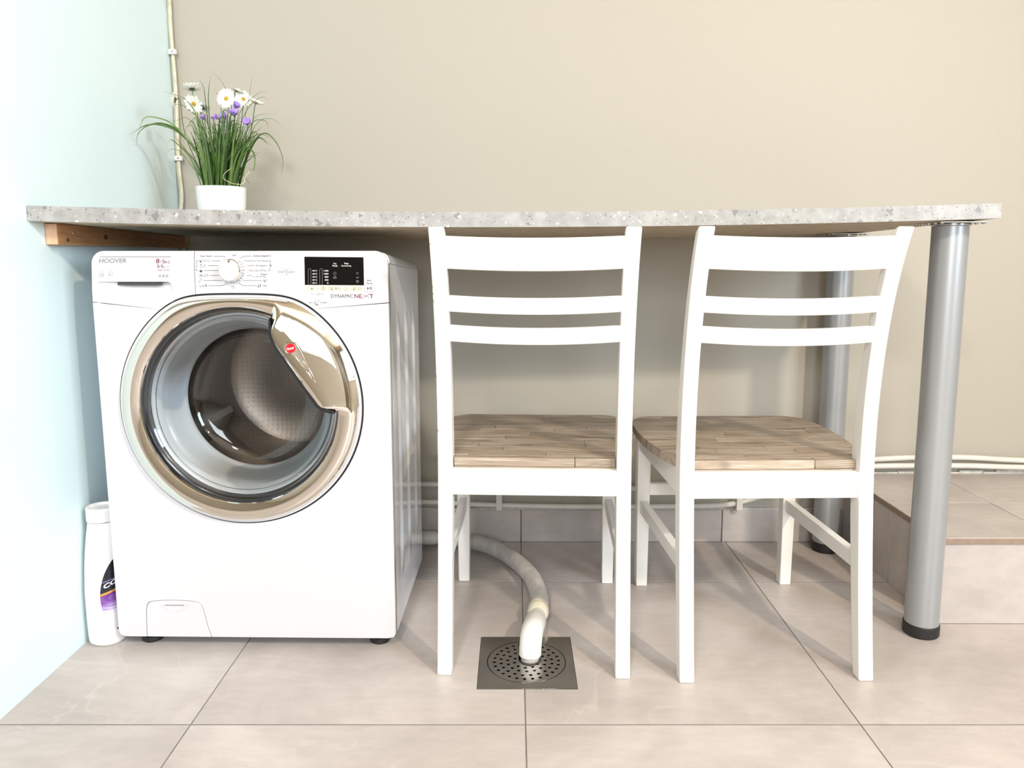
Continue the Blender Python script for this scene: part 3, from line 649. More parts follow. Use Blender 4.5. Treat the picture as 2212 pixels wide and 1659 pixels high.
def make_chair(seed, chips):
    rng = random.Random(seed)
    root = empty('dining_chair')
    wp = M['white_paint']
    posts = []
    for sx in (-1, 1):
        posts.append(from_bm('rear_leg', post_bm(sx), wp, root, bevel=0.003))
    for sx in (-1, 1):
        bm = bmesh.new(); rings = []
        for z, d in ((0, .014), (.41, .017)):
            rings.append([bm.verts.new((sx * .184 + a * d, .457 + b_ * d, z)) for a, b_ in ((-1, -1), (1, -1), (1, 1), (-1, 1))])
        for j in range(4): bm.faces.new((rings[0][j], rings[0][(j + 1) % 4], rings[1][(j + 1) % 4], rings[1][j]))
        bm.faces.new(rings[0][::-1]); bm.faces.new(rings[1])
        from_bm('front_leg', bm, wp, root, bevel=0.002)
    from_bm('crest_rail', rail_bm(.809, .869), wp, root, bevel=0.002)
    from_bm('back_slat', rail_bm(.7275, .7590), wp, root, bevel=0.0018)
    from_bm('back_slat', rail_bm(.6690, .7015), wp, root, bevel=0.0018)
    from_bm('rear_apron', bar_bm((-.170, .0625, .3835), (.170, .0625, .3835), .018, .053), wp, root, bevel=0.0015)
    from_bm('front_apron', bar_bm((-.172, .460, .385), (.172, .460, .385), .018, .050), wp, root, bevel=0.0015)
    for sx in (-1, 1):
        from_bm('side_apron', bar_bm((sx * .179, .075, .385), (sx * .189, .455, .383), .018, .054), wp, root, bevel=0.0015)
        from_bm('side_stretcher', bar_bm((sx * .178, .045, .223), (sx * .184, .455, .209), .018, .031), wp, root, bevel=0.0015)
    from_bm('front_stretcher', bar_bm((-.175, .457, .252), (.175, .457, .252), .016, .030), wp, root, bevel=0.0015)
    # seat: butcher-block staves laid crosswise on a thin board
    pts = [(hw(y), y) for y, _ in HW]; 
    bm = bmesh.new()
    f = bm.faces.new([bm.verts.new((x - .0015, y, .4105)) for x, y in pts] + [bm.verts.new((-x + .0015, y, .4105)) for x, y in reversed(pts)])
    e = bmesh.ops.extrude_face_region(bm, geom=[f]); bmesh.ops.translate(bm, vec=(0, 0, .002), verts=[v for v in e['geom'] if isinstance(v, bmesh.types.BMVert)])
    seat = from_bm('seat', bm, M['seat'], root)
    rows = [.066, .0880, .122, .156, .190, .224, .258, .292, .326, .360, .394, .428, .460, .490]
    for r, (ya, yb) in enumerate(zip(rows, rows[1:])):
        ya2 = ya + (.0004 if r == 1 else 0)
        cuts = [-1.0]; x = -1.0 + rng.uniform(.35, 1.1)
        while x < .8: cuts.append(x); x += rng.uniform(.7, 1.2)
        cuts.append(1.0)
        if r == 0: cuts = [-1.0, .36, 1.0]
        for ca, cb_ in zip(cuts, cuts[1:]):
            yy = sorted(set([ya2, yb] + [y for y, _ in HW if ya2 < y < yb]))
            if r == 0: yy = [ya, yb - .0005]
            L0 = [((ca * .225 + .0003) if ca > -1 else -hw(y), y) for y in yy]
            R0 = [((cb_ * .225 - .0003) if cb_ < 1 else hw(y), y) for y in yy]
            poly = L0[::-1] + R0
            poly = [(px_, py_ + (.00025 if k < 0 else 0)) for k, (px_, py_) in enumerate(poly)]
            z1 = .4305 + rng.uniform(-.0002, .0002)
            bm = bmesh.new()
            f = bm.faces.new([bm.verts.new((p[0], p[1], .4125)) for p in poly])
            e = bmesh.ops.extrude_face_region(bm, geom=[f]); bmesh.ops.translate(bm, vec=(0, 0, z1 - .4125), verts=[v for v in e['geom'] if isinstance(v, bmesh.types.BMVert)])
            from_bm('stave', bm, M['seat'], seat, bevel=(.0022 if r == 0 else .0005), seg=(2 if r == 0 else 1))
    # small paint chips on the rear-left post
    if chips:
        for (z, s) in ((.855, 2.2), (.775, 2.6), (.762, 1.8), (.748, 2.0), (.60, 1.4), (.49, 2.4)):
            o = revolve('paint_chip', [(0, .0003), (.0012, .0002), (.0014, 0)], M['chipped'], posts[0], n=8, axis='Y', loc=(0, 0, 0))
            o.location = (-.1912 + rng.uniform(0, .001), interp(PF, z) + .0002, z); o.scale = (.7, 1, s)
    return root
ch1 = make_chair(3, True); ch1.location = (.0385, 1.412, 0); ch1.rotation_euler.z = math.radians(-2.2)
tag(ch1, 'white chair with slatted back and wooden seat, straddling the floor drain beside the washing machine', 'chair', 'white slat-back chairs at the worktop')
ch2 = make_chair(11, False); ch2.location = (.5180, 1.394, 0); ch2.rotation_euler.z = math.radians(1.2)
tag(ch2, 'white chair with slatted back and wooden seat, standing next to the front grey table leg', 'chair', 'white slat-back chairs at the worktop')

# ------------------------------------------------------------------ washing machine
FYM = 1.520                                            # plane of the front
mc = Vector((-.5475, FYM, 0))
wm = empty('washing_machine', mc, math.radians(-0.9))
tag(wm, 'white front-loading washing machine with a large round chrome door under the worktop', 'washing machine')
def mp(px, py, Y=FYM):                                  # measured point on the machine's front, machine coordinates
    p = onY(px, py, Y); return (p.x - mc.x, p.z)
HWM, ZT, ZB = .2985, .8425, .0275
# cabinet body behind the front, tapering a little towards the back top
def cab():
    bm = bmesh.new(); n = 14; rings = []
    def section(y, top, inset):
        xh = HWM - .003 - inset; r = .020; s = []
        for k in range(7):
            a = PI / 2 * k / 6; s.append((xh - r + r * math.cos(a), top - r + r * math.sin(a)))
        for k in range(7):
            a = PI / 2 + PI / 2 * k / 6; s.append((-xh + r + r * math.cos(a), top - r + r * math.sin(a)))
        s += [(-xh, ZB + .004), (xh, ZB + .004)]
        return [bm.verts.new((x, y, z)) for x, z in s]
    secs = [(.022, .832, 0.0), (.03, .833, 0), (.42, .812, 0), (.432, .806, .006)]
    rr = [section(*s) for s in secs]
    for a, b_ in zip(rr, rr[1:]):
        for j in range(len(a)): bm.faces.new((a[j], a[(j + 1) % len(a)], b_[(j + 1) % len(a)], b_[j]))
    bm.faces.new(rr[-1]); return bm
cabinet = from_bm('cabinet', cab(), M['enamel_side_lit'], wm, smooth=True, angle=40)
# lid slab with rounded right and left edges
def lid():
    bm = bmesh.new(); rr = []
    for y, top, ins in ((.014, .8400, .0), (.40, .8185, .0), (.425, .815, .003), (.438, .805, .012)):
        xh = HWM - .0005 - ins; r = .019; s = []
        for k in range(7):
            a = PI / 2 * k / 6; s.append((xh - r + r * math.cos(a), top - r + r * math.sin(a)))
        for k in range(7):
            a = PI / 2 + PI / 2 * k / 6; s.append((-xh + r + r * math.cos(a), top - r + r * math.sin(a)))
        s += [(-xh, top - .022), (xh, top - .022)]
        rr.append([bm.verts.new((x, y, z)) for x, z in s])
    for a, b_ in zip(rr, rr[1:]):
        for j in range(len(a)): bm.faces.new((a[j], a[(j + 1) % len(a)], b_[(j + 1) % len(a)], b_[j]))
    bm.faces.new(rr[0][::-1]); bm.faces.new(rr[-1]); return bm
from_bm('lid', lid(), M['plastic'], wm, smooth=True, angle=40)
# right side sheet with pressed ribs
def side_sheet(sx):
    NY, NZ = 60, 40; vs, fs = [], []
    for i in range(NY + 1):
        for j in range(NZ + 1):
            y = .024 + .396 * i / NY; zt = .8165 - (.021) * i / NY; zz = ZB + .003 + (zt - ZB - .003) * j / NZ
            h = 0
            for yc, wd in ((.105, .020), (.215, .026), (.325, .020)):
                d = abs(y - yc) / wd
                e = min((zz - .12) / .06, (.725 - zz) / .07); e = max(0, min(1, e))
                if d < 1: h += .0045 * (0.5 + .5 * math.cos(PI * d)) * e * e * (3 - 2 * e)
            vs.append((sx * (HWM - .0022 + h), y, zz))
    for i in range(NY):
        for j in range(NZ):
            a = i * (NZ + 1) + j; q = (a, a + NZ + 1, a + NZ + 2, a + 1); fs.append(q if sx > 0 else q[::-1])
    return from_py('side_panel', vs, fs, M['enamel_side_lit'], wm, smooth='all')
side_sheet(1); side_sheet(-1)

# door geometry in machine coordinates
DX, DZ = -.0085, .530
def arc(cx, cz, r, a0, a1, n): return [(cx + r * math.cos(a0 + (a1 - a0) * i / n), cz + r * math.sin(a0 + (a1 - a0) * i / n)) for i in range(n + 1)]
FLAT = .2225
def Ro(th, R):
    # circle cut by a level chord at the top, corners softened
    s = math.sin(th)
    if s <= 0: return R
    f = (FLAT + (R - .243)) / s
    k = 26.0
    return (R ** -k + f ** -k) ** (-1 / k)
def door_outline(R, n=160, a0=0, a1=2 * PI):
    return [(DX + Ro(a, R) * math.cos(a), DZ + Ro(a, R) * math.sin(a)) for a in [a0 + (a1 - a0) * i / n for i in range(n + 1)]]
G = .0007
# angles at which the slanting seams meet the door cut-out
zsL_out, zsR_out = mp(191, 653)[1], mp(842, 654)[1]
aL = math.atan2(mp(347, 672)[1] - DZ, mp(347, 672)[0] - DX); aR = math.atan2(mp(674, 672)[1] - DZ, mp(674, 672)[0] - DX)
RC = .2500
cut = lambda a0, a1, n=60: door_outline(RC, n, a0, a1)
XS = mp(419.5, 600)[0]                                  # seam between drawer and control panel
pt = door_outline(RC, 400, aR, aL)
split = min(range(len(pt)), key=lambda i: abs(pt[i][0] - XS) + (0 if pt[i][1] > DZ else 9))
R_ = .026; xo = HWM - .0015
right_part = [(xo, zsR_out + G)] + [(xo, ZT - R_)] + arc(xo - R_, ZT - R_, R_, 0, PI / 2, 8)[1:] + [(XS + G + .0025, ZT), (XS + G, ZT - .03), (XS + G, pt[split][1] + .0003)] + [p for p in reversed(pt[:split])]
left_out = [(XS - G + .0025, ZT), (-xo + R_, ZT)] + arc(-xo + R_, ZT - R_, R_, PI / 2, PI, 8)[1:] + [(-xo - .003, zsL_out + .02), (-xo - .003, zsL_out + G)] + [p for p in reversed(pt[split + 1:])][::1] + [(XS - G, ZT - .03)]
recess = [mp(*p) for p in ((212, 609), (362, 609), (368, 613), (371, 622), (371, 635), (366, 647), (356, 653), (340, 653), (280, 647), (222, 640), (208, 637), (205, 625), (206, 613))]
TH = .016
right_part = right_part[:]; 
ctrl = flat_shape('control_panel', [right_part], TH, M['plastic'], wm, plane='XZ', loc=(0, TH / 2, 0), bevel=.0012, smooth=True)
drawer = flat_shape('detergent_drawer', [left_out, recess[::-1]], TH, M['plastic'], wm, plane='XZ', loc=(0, TH / 2, 0), bevel=.0012, smooth=True)
# scooped grip of the drawer
rx0, rx1 = min(p[0] for p in recess) - .002, max(p[0] for p in recess) + .002; rz0, rz1 = min(p[1] for p in recess) - .002, max(p[1] for p in recess) + .001
vs, fs = [], []; NX, NZ = 36, 16
for i in range(NX + 1):
    for j in range(NZ + 1):
        u, v = i / NX, j / NZ; x = rx0 + (rx1 - rx0) * u; z = rz0 + (rz1 - rz0) * v
        e = min(1, u / .45) ** 1.0 * min(1, (1 - u) / .14) ** .6
        d = .0022 + .0125 * e * (v ** 1.4) * min(1, .2 + 1.0 * v) * (1.0)
        vs.append((x, d, z))
for i in range(NX):
    for j in range(NZ):
        a = i * (NZ + 1) + j; fs.append((a, a + NZ + 1, a + NZ + 2, a + 1))
from_py('grip_scoop', vs, fs, M['plastic'], drawer, smooth='all')
sl = [mp(249, 609.5), mp(348.5, 610), mp(348.5, 616.5), mp(251, 616)]
from_py('grip_slot', [(x, .0012 + .0035 * (k in (0, 1)), z) for k, (x, z) in enumerate(sl)], [(0, 1, 2, 3)], M['ink'], drawer)
# lower front with the round opening and the notch of the filter flap
fl = [mp(*p) for p in ((316.5, 1386), (314.5, 1345), (314, 1318), (316, 1308), (321, 1302), (332, 1300), (352, 1298.5), (375, 1298), (400, 1299), (420, 1301), (428, 1303), (434, 1308), (438, 1316), (447, 1350), (457, 1386))]
fl = [(x, max(z, ZB)) for x, z in fl]
def off(poly, d):
    cx_ = sum(p[0] for p in poly) / len(poly); cz_ = ZB
    o = []
    for i, p in enumerate(poly):
        a = poly[max(i - 1, 0)]; b_ = poly[min(i + 1, len(poly) - 1)]
        n = Vector((-(b_[1] - a[1]), b_[0] - a[0])).normalized(); o.append((p[0] + n.x * d, (p[1] + n.y * d) if 0 < i < len(poly) - 1 else p[1]))
    return o
cutpts = door_outline(RC, 200, aR, aL - 2 * PI)         # round the bottom from the right seam to the left seam
low = [(-xo - .003, zsL_out - G), (-xo, .30), (-xo + .002, ZB + .012), (-xo + .006, ZB + .003), (-xo + .018, ZB)]
front = [(p[0], p[1]) for p in cutpts] + low + off(fl, .0006) + [(xo - .016, ZB), (xo - .004, ZB + .003), (xo, ZB + .010), (xo, zsR_out - G)]
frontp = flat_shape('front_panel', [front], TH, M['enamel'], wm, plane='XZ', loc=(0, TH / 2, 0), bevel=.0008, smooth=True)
flap = flat_shape('filter_flap', [off(fl, -.0006)], TH, M['enamel'], wm, plane='XZ', loc=(0, TH / 2 + .0004, 0), bevel=.0006, smooth=True)
g = [mp(*p) for p in ((345, 1308), (355, 1309), (397, 1309), (407, 1308), (398, 1316), (388, 1321), (374, 1323), (362, 1320), (352, 1315))]
vs = [(x, -.0001, z) for x, z in g] + [(sum(p[0] for p in g) / 9, .0001, g[1][1] - .0035)]
from_py('grip_lip', [(x, -.0008 if k < 4 else -.0003, z) for k, (x, z) in enumerate(g)], [tuple(range(9))[::-1]], M['enamel'], flap)
a, b_ = mp(355, 1308.2), mp(397, 1308.2)
from_py('grip_slot', [(a[0], -.0009, a[1]), (b_[0], -.0009, b_[1]), (b_[0], -.0009, b_[1] - .0011), (a[0], -.0009, a[1] - .0011)], [(0, 3, 2, 1)], M['ink_grey'], flap)
# dark backing seen in the seams
o = flat_shape('seam_backing', [[(-xo + .004, ZB + .004), (xo - .004, ZB + .004), (xo - .004, ZT - .02), (-xo + .004, ZT - .02)], circ(DX, DZ, .236, 96)[::-1], [(x, z) for x, z in recess][::-1]], .002, M['black_mat'], wm, plane='XZ', loc=(0, TH - .003, 0))

# ---- round door
door = empty('door', (0, 0, 0)); door.parent = wm
n = 240
def ring_mesh(name, prof, mat, parent, a0=0, a1=2 * PI, n=n, closed=True, **k):
    # prof(th) -> list of (r, protrusion)
    bm = bmesh.new(); rings = []
    m = n if closed else n + 1
    for i in range(m):
        th = a0 + (a1 - a0) * i / n
        rings.append([bm.verts.new((DX + r * math.cos(th), -p, DZ + r * math.sin(th))) for r, p in prof(th)])
    for i in range(n):
        a, b_ = rings[i], rings[(i + 1) % m]
        for j in range(len(a) - 1): bm.faces.new((a[j], b_[j], b_[j + 1], a[j + 1]))
    k.setdefault('smooth', True)
    return from_bm(name, bm, mat, parent, **k)
# dark gap, white rim
ring_mesh('door_gap', lambda t: [(Ro(t, .2492), .0003), (Ro(t, .2462), -.0005), (Ro(t, .2440), -.004)], M['black_mat'], door)
ring_mesh('door_rim', lambda t: [(Ro(t, .2466), -.003), (Ro(t, .2466), .004), (Ro(t, .2452), .0065), (Ro(t, .2425), .007), (Ro(t, .242), .004)], M['plastic'], door)
# handle edge line (relative to the door centre)
HL = [(.075, .190), (.0755, .1775), (.0765, .160), (.0775, .147), (.0815, .133), (.0875, .122), (.125, .0655), (.160, .0135), (.166, .006), (.174, .0005), (.189, -.0065), (.200, -.009)]
HL = [(p.x, p.y) for p in catmull([(a, b_, 0) for a, b_ in HL], 4)]
RI = .2010
def Ri(th):
    c, s = math.cos(th), math.sin(th); best = RI
    for (x0, z0), (x1, z1) in zip(HL, HL[1:]):
        dx, dz = x1 - x0, z1 - z0; det = c * (-dz) + s * dx
        if abs(det) < 1e-9: continue
        r = (x0 * (-dz) + z0 * dx) / det; q = (c * z0 - s * x0) / det
        if -1e-6 <= q <= 1 + 1e-6 and 0 < r < best: best = r
    return best
H0, H1 = math.atan2(-.0075, .193), math.atan2(.187, .075)
def cprof(th):
    ro, ri = Ro(th, .2425), Ri(th)
    h = max(0.0, min(1.0, (RI - ri) / .03))
    w_ = ro - ri; base = ro - RI
    out = [(ro, .004), (ro - .0006, .0085)]
    if h < .001:
        for u, p in ((.10, .0148), (.20, .0186), (.30, .0204), (.42, .0208), (.62, .0202), (.88, .0182), (.96, .0172), (1.0, .0150)):
            out.append((ro - w_ * u, p))
        out += [(ri + .0002, .012), (ri, .0)]
    else:
        for u, p in ((.10, .0150), (.20, .0196), (.30, .0225), (.42, .0252), (.62, .0290), (.88, .0330), (.97, .0325), (1.0, .0300)):
            q = (.0148, .0186, .0204, .0208, .0202, .0182, .0172, .0150)[(.10, .20, .30, .42, .62, .88, .97, 1.0).index(u)]
            out.append((ro - w_ * u, q * (1 - h) + p * h))
        out += [(ri + .0002, .0225), (ri, .012)]
    return out
eps = .004
ring_mesh('chrome_ring', cprof, M['chrome'], door, a0=H1 + eps, a1=H0 - eps + 2 * PI, n=300, closed=False)
handle = ring_mesh('handle', cprof, M['chrome'], door, a0=H0 - eps, a1=H1 + eps, n=110, closed=False)
# black grip strip behind the free edge of the handle
vs, fs = [], []
hh = [p for p in HL if math.hypot(*p) < .1985]
for i, (x, z) in enumerate(hh):
    t = i / (len(hh) - 1); wdt = .0052 * math.sin(PI * min(1, max(0, t))) ** .35 + .0012
    a = hh[max(i - 1, 0)]; b_ = hh[min(i + 1, len(hh) - 1)]; nv = Vector((-(b_[1] - a[1]), (b_[0] - a[0]))).normalized()
    nv = -nv if nv.x > 0 else nv
    vs += [(DX + x + .0012, -.0305, DZ + z + .0006), (DX + x + nv.x * wdt, -.0285, DZ + z + nv.y * wdt), (DX + x + nv.x * wdt, -.010, DZ + z + nv.y * wdt)]
for i in range(len(hh) - 1):
    a = 3 * i; fs += [(a, a + 3, a + 4, a + 1), (a + 1, a + 4, a + 5, a + 2)]
from_py('black_grip_strip', vs, fs, M['black_mat'], handle)
# inset ridge and badge on the handle
bx, bz = mp(629, 752, 1.488)
rd = [(-.0125, .006), (-.009, .012), (0, .0135), (.011, .010), (.018, .001), (.024, -.012), (.034, -.036), (.046, -.062), (.049, -.070), (.046, -.069), (.030, -.046), (.010, -.019), (-.002, -.013), (-.010, -.008), (-.0125, 0)]
rdc = [(p.x, p.y) for p in catmull([(a, b_, 0) for a, b_ in rd + rd[:1]], 4)][:-1]
bm = bmesh.new(); rings = []
for s, d in ((1.0, -.0300), (.95, -.0330), (.86, -.0336), (.74, -.0326)):
    rings.append([bm.verts.new((bx + .003 + (x - .003) * (s if abs(x) < 1 else 1) , d + (.0012 if z < -.03 else 0), bz + (z + .01) * s - .01)) for x, z in rdc])
for a, b_ in zip(rings, rings[1:]):
    for j in range(len(a)): bm.faces.new((a[j], a[(j + 1) % len(a)], b_[(j + 1) % len(a)], b_[j]))
bm.faces.new(rings[-1])
from_bm('handle_ridge', bm, M['chrome'], handle, smooth=True, angle=50)
revolve('badge', [(0, .0018), (.0088, .0016), (.0094, .001), (.0098, 0)], M['badge'], handle, n=40, axis='Y', loc=(bx, -.0326, bz))
def place_text(s, x0, z0, x1, z1, mat, parent, y=-.0006, bold=0.0, shear=0.0, rot=0.0, name='lettering', spacing=1.0):
    me = text_mesh(s, bold, shear, spacing, name)
    xs_ = [v.co.x for v in me.vertices]; ys_ = [v.co.y for v in me.vertices]
    if not xs_: return None
    ax, bx_, ay, by_ = min(xs_), max(xs_), min(ys_), max(ys_)
    sx, sz = (x1 - x0) / (bx_ - ax), (z1 - z0) / (by_ - ay)
    cx_, cz_ = (x0 + x1) / 2, (z0 + z1) / 2; cr, sr = math.cos(rot), math.sin(rot)
    for v in me.vertices:
        x = (v.co.x - ax) * sx + x0 - cx_; z = (v.co.y - ay) * sz + z0 - cz_
        v.co = (cx_ + x * cr - z * sr, y, cz_ + x * sr + z * cr)
    return mesh_obj(name, me, mat, parent)
place_text('Hoover', bx - .0078, bz - .0026, bx + .0080, bz + .0030, M['ink_white'], handle, y=-.0348, bold=.012, shear=.35, rot=.22, name='script_emblem')

# inner dark frame ring, glass bowl, rubber gasket, drum
ring_mesh('inner_frame', lambda t: [(.2012, .014), (.1985, .010), (.1955, .004), (.1925, .005), (.1905, .001), (.1890, -.004)], M['chrome_dark'], door)
gl = [(.1915, .001), (.1880, .0035), (.1850, .001), (.1825, .004), (.1790, .0005), (.1740, .003), (.1690, -.004), (.1630, -.020), (.1570, -.042), (.1520, -.066), (.1470, -.084), (.1380, -.097), (.1200, -.105), (.0900, -.110), (.0500, -.112), (0, -.1125)]
ring_mesh('glass_bowl', lambda t: [(max(r, .0004), p) for r, p in gl], M['glass'], door, n=128)
gk = [(.2300, -.012), (.2150, -.016), (.2050, -.018), (.1960, -.018), (.1900, -.022), (.1850, -.030), (.1780, -.040), (.1735, -.043), (.1715, -.048), (.1620, -.066), (.1570, -.074), (.1530, -.078), (.1500, -.083), (.1500, -.090), (.1560, -.098), (.1640, -.112), (.1680, -.125)]
ring_mesh('door_gasket', lambda t: gk, M['gasket'], wm, n=128)
gk2 = [(.1885, -.006), (.1845, -.008), (.1820, -.014), (.1795, -.010), (.1770, -.016), (.1740, -.022)]
ring_mesh('glass_seal_ring', lambda t: gk2, M['gasket'], door, n=128)
drum = ring_mesh('drum', lambda t: [(.1660, -.120), (.1740, -.128), (.1900, -.132), (.2350, -.150), (.2380, -.160), (.2380, -.370), (.2300, -.385)], M['drum'], wm, n=96)
ring_mesh('drum_back', lambda t: [(.2300, -.385), (.1700, -.380), (.1500, -.392), (.0800, -.398), (.0500, -.392), (.0004, -.392)], M['drum_back'], drum, n=96)
for k in range(3):
    th = math.radians(86 + 120 * k); c, s = math.cos(th), math.sin(th)
    bm = bmesh.new(); R2 = Matrix(((c, -s), (s, c)))
    rr = []
    for y, hgt, wd in ((.165, .010, .050), (.20, .058, .052), (.27, .072, .050), (.345, .066, .048), (.375, .020, .044)):
        sec = [(-wd, 0), (-wd * .55, hgt * .55), (-wd * .16, hgt * .96), (wd * .16, hgt * .96), (wd * .55, hgt * .55), (wd, 0)]
        ring = []
        for (tx_, hz) in sec:
            r_ = .2375 - hz; x = r_ * c - tx_ * s; z = r_ * s + tx_ * c
            ring.append(bm.verts.new((DX + x, y, DZ + z)))
        rr.append(ring)
    for a, b_ in zip(rr, rr[1:]):
        for j in range(5): bm.faces.new((a[j], a[j + 1], b_[j + 1], b_[j]))
    bm.faces.new(rr[0]); bm.faces.new(rr[-1][::-1])
    from_bm('drum_paddle', bm, M['lifter'], drum, smooth=True, angle=50)
# adjustable feet
for x, y in ((-.245, .045), (.255, .045), (-.245, .385), (.245, .385)):
    revolve('foot', [(0, .0005), (.0205, .0005), (.0225, .004), (.0215, .0125), (.0185, .0145), (.0165, .0150), (.0165, .0210), (.012, .022), (.006, .0225), (.006, .036), (0, .036)], M['rubber'], wm, n=36, loc=(x, y, 0))

# ---- programme knob
kx, kz = mp(503.5, 583.5)
skirt = revolve('knob_skirt', [(.0268, -.0002), (.0268, .0010), (.0258, .0026), (.0215, .0045), (0, .0045)], M['knob_skirt'], ctrl, n=72, axis='Y', loc=(kx, 0, kz))
revolve('programme_knob', [(.0222, .0055), (.0226, .010), (.0222, .0185), (.0212, .0205), (.0198, .0212)], M['chrome'], ctrl, n=72, axis='Y', loc=(kx, 0, kz))
revolve('knob_cap', [(.0200, .0208), (.0188, .0203), (.0150, .0196), (0, .0190)], M['knob_cap'], ctrl, n=72, axis='Y', loc=(kx, 0, kz))
revolve('knob_mark', [(.0022, .0212), (.0018, .0216), (0, .0216)], M['ink_grey'], ctrl, n=16, axis='Y', loc=(kx, 0, kz + .0172))
def ribbons(name, lines, wpx, mat, parent, Y=FYM, y=-.0005, local=False):
    vs, fs = [], []
    k = 1.52 / F_PX
    for ln in lines:
        P = [Vector(p) if local else Vector(mp(*p, Y)) for p in ln]; hw2 = (wpx if local else wpx * k * .93) / 2
        for i in range(len(P) - 1):
            a, b_ = P[i], P[i + 1]; d = (b_ - a)
            if d.length < 1e-7: continue
            d.normalize(); nv = Vector((-d.y, d.x)) * hw2; e = d * hw2 * .6
            m = len(vs)
            for q in (a - e + nv, b_ + e + nv, b_ + e - nv, a - e - nv): vs.append((q.x, y, q.y))
            fs.append((m + 3, m + 2, m + 1, m))
    o = from_py(name, vs, fs, mat, parent)
    if name.startswith('printed'): o['kind'] = 'stuff'
    return o
def ringpx(cx_, cy_, r, n=14, a0=0, a1=360): return [(cx_ + r * math.cos(math.radians(a0 + (a1 - a0) * i / n)), cy_ + r * math.sin(math.radians(a0 + (a1 - a0) * i / n))) for i in range(n + 1)]
# skirt marks
tick = []
for dg in (-35, -20, -5, 12, 28, 40, 55, 70, 82, 98, 112, 128, 140):
    a = math.radians(-dg + 10); tick.append([(kx + .0225 * math.cos(a), kz + .0225 * math.sin(a)), (kx + .0256 * math.cos(a + .08), kz + .0256 * math.sin(a + .08))])
ribbons('printed_marks', tick, .0007, M['ink'], skirt, y=-.0046, local=True)
# ---- printing on the control panel, from the photograph's own coordinates
def T(s, x0, y0, x1, y1, mat, parent, **k):
    a = mp(x0, y1); b_ = mp(x1, y0); return place_text(s, a[0], a[1], b_[0], b_[1], mat, parent, **k)
def Q(X, Y_, x0, y0, sc): return (x0 + X / sc, y0 + Y_ / sc)
K = lambda X, Y_: Q(X, Y_, 400, 530, 11.06)             # knob close-up
Dp = lambda X, Y_: Q(X, Y_, 640, 540, 11.06)            # display close-up
Lp = lambda X, Y_: Q(X, Y_, 180, 530, 10.055)           # drawer close-up
def TK(s, x0, y0, x1, y1, mat, parent, f=K, **k):
    a = f(x0, y0); b_ = f(x1, y1); return T(s, a[0], a[1], b_[0], b_[1], mat, parent, **k)
ink, ing = M['ink'], M['ink_grey']
TK('One Touch', 352, 235, 628, 275, ink, ctrl, bold=.008, shear=.1)
TK('OFF', 1125, 225, 1222, 255, ink, ctrl, bold=.005)
TK('Active Steam', 1632, 228, 1980, 272, ing, ctrl, bold=.012)
TK('Mixed', 1825, 350, 1975, 388, ing, ctrl, bold=.010)
TK('All Hygiene', 1685, 462, 1965, 512, ing, ctrl, bold=.010)
TK('All in One 59 Min.', 1530, 580, 1952, 620, ing, ctrl, bold=.012)
TK('Rapid', 1815, 672, 1958, 722, ing, ctrl, bold=.010)
TK("14'-30'-44 Min.", 1615, 728, 1952, 766, ing, ctrl, bold=.008)
TK('Pre', 1880, 948, 1960, 985, ing, ctrl, bold=.010)
TK('&', 415, 725, 448, 752, ink, ctrl, bold=.012); TK('&', 408, 950, 442, 990, ink, ctrl, bold=.012)
kl = [[(685, 257), (915, 257), (965, 280)], [(625, 370), (835, 370)], [(535, 484), (778, 484)], [(448, 600), (785, 600)], [(580, 718), (810, 718)], [(428, 838), (890, 838)], [(550, 964), (890, 964), (1000, 910)],
      [(1307, 303), (1430, 255), (1580, 255)], [(1405, 370), (1705, 370)], [(1725, 370), (1805, 370)], [(1478, 484), (1660, 484)], [(1472, 718), (1600, 718)], [(1388, 838), (1850, 838)], [(1283, 908), (1400, 964), (1715, 964)],
      [(320, 370), (275, 370), (262, 440)], [(258, 530), (258, 603), (305, 603)], [(1990, 370), (2042, 370), (2038, 440)], [(2035, 530), (2030, 600), (1975, 600)], [(1600, 255), (1608, 255)], [(1492, 600), (1505, 600)], [(1850, 964), (1862, 964)]]
ribbons('printed_lines', [[K(*p) for p in l] for l in kl], .9, ing, ctrl)
ic = []
def kr(x, y, r, **k): ic.append([K(*p) for p in ringpx(x, y, r, **k)])
kr(470, 370, 24); kr(555, 370, 24); kr(262, 487, 24); kr(463, 487, 24); kr(380, 372, 36, n=8); kr(372, 610, 36, n=12); kr(492, 960, 28); kr(492, 960, 14); kr(352, 725, 28); kr(2035, 484, 25); kr(2030, 250, 26); kr(1917, 838, 36, n=8); kr(1775, 964, 36, n=8)
ic += [[K(*p) for p in l] for l in ([(345, 520), (380, 445), (425, 520), (345, 520)], [(335, 470), (380, 445)], [(380, 700), (405, 680)], [(455, 690), (475, 690), (500, 715), (530, 690), (548, 685), (530, 750), (500, 735), (475, 755), (455, 690)],
      [(325, 895), (330, 840), (390, 790), (380, 840), (325, 895)], [(325, 945), (345, 985), (380, 985), (385, 945)], [(358, 985), (358, 1010)], [(1110, 985), (1125, 1022), (1165, 1022), (1178, 985)], [(1120, 985), (1150, 990)], [(1140, 975), (1165, 955)], [(1975, 268), (2000, 235), (2010, 270)])]
ribbons('printed_icons', ic, .55, ing, ctrl)
ic2 = [[K(*p) for p in l] for l in ([(358, 378), (378, 392)], [(350, 372), (366, 392)], [(355, 625), (372, 600), (390, 625), (355, 625)], [(362, 610), (384, 615)], [(370, 728), (385, 712)], [(1892, 845), (1912, 862)], [(1748, 970), (1770, 992)], [(1800, 940), (1806, 965)], [(2045, 462), (2050, 495)])]
ribbons('printed_icons', ic2, 1.9, ink, ctrl)
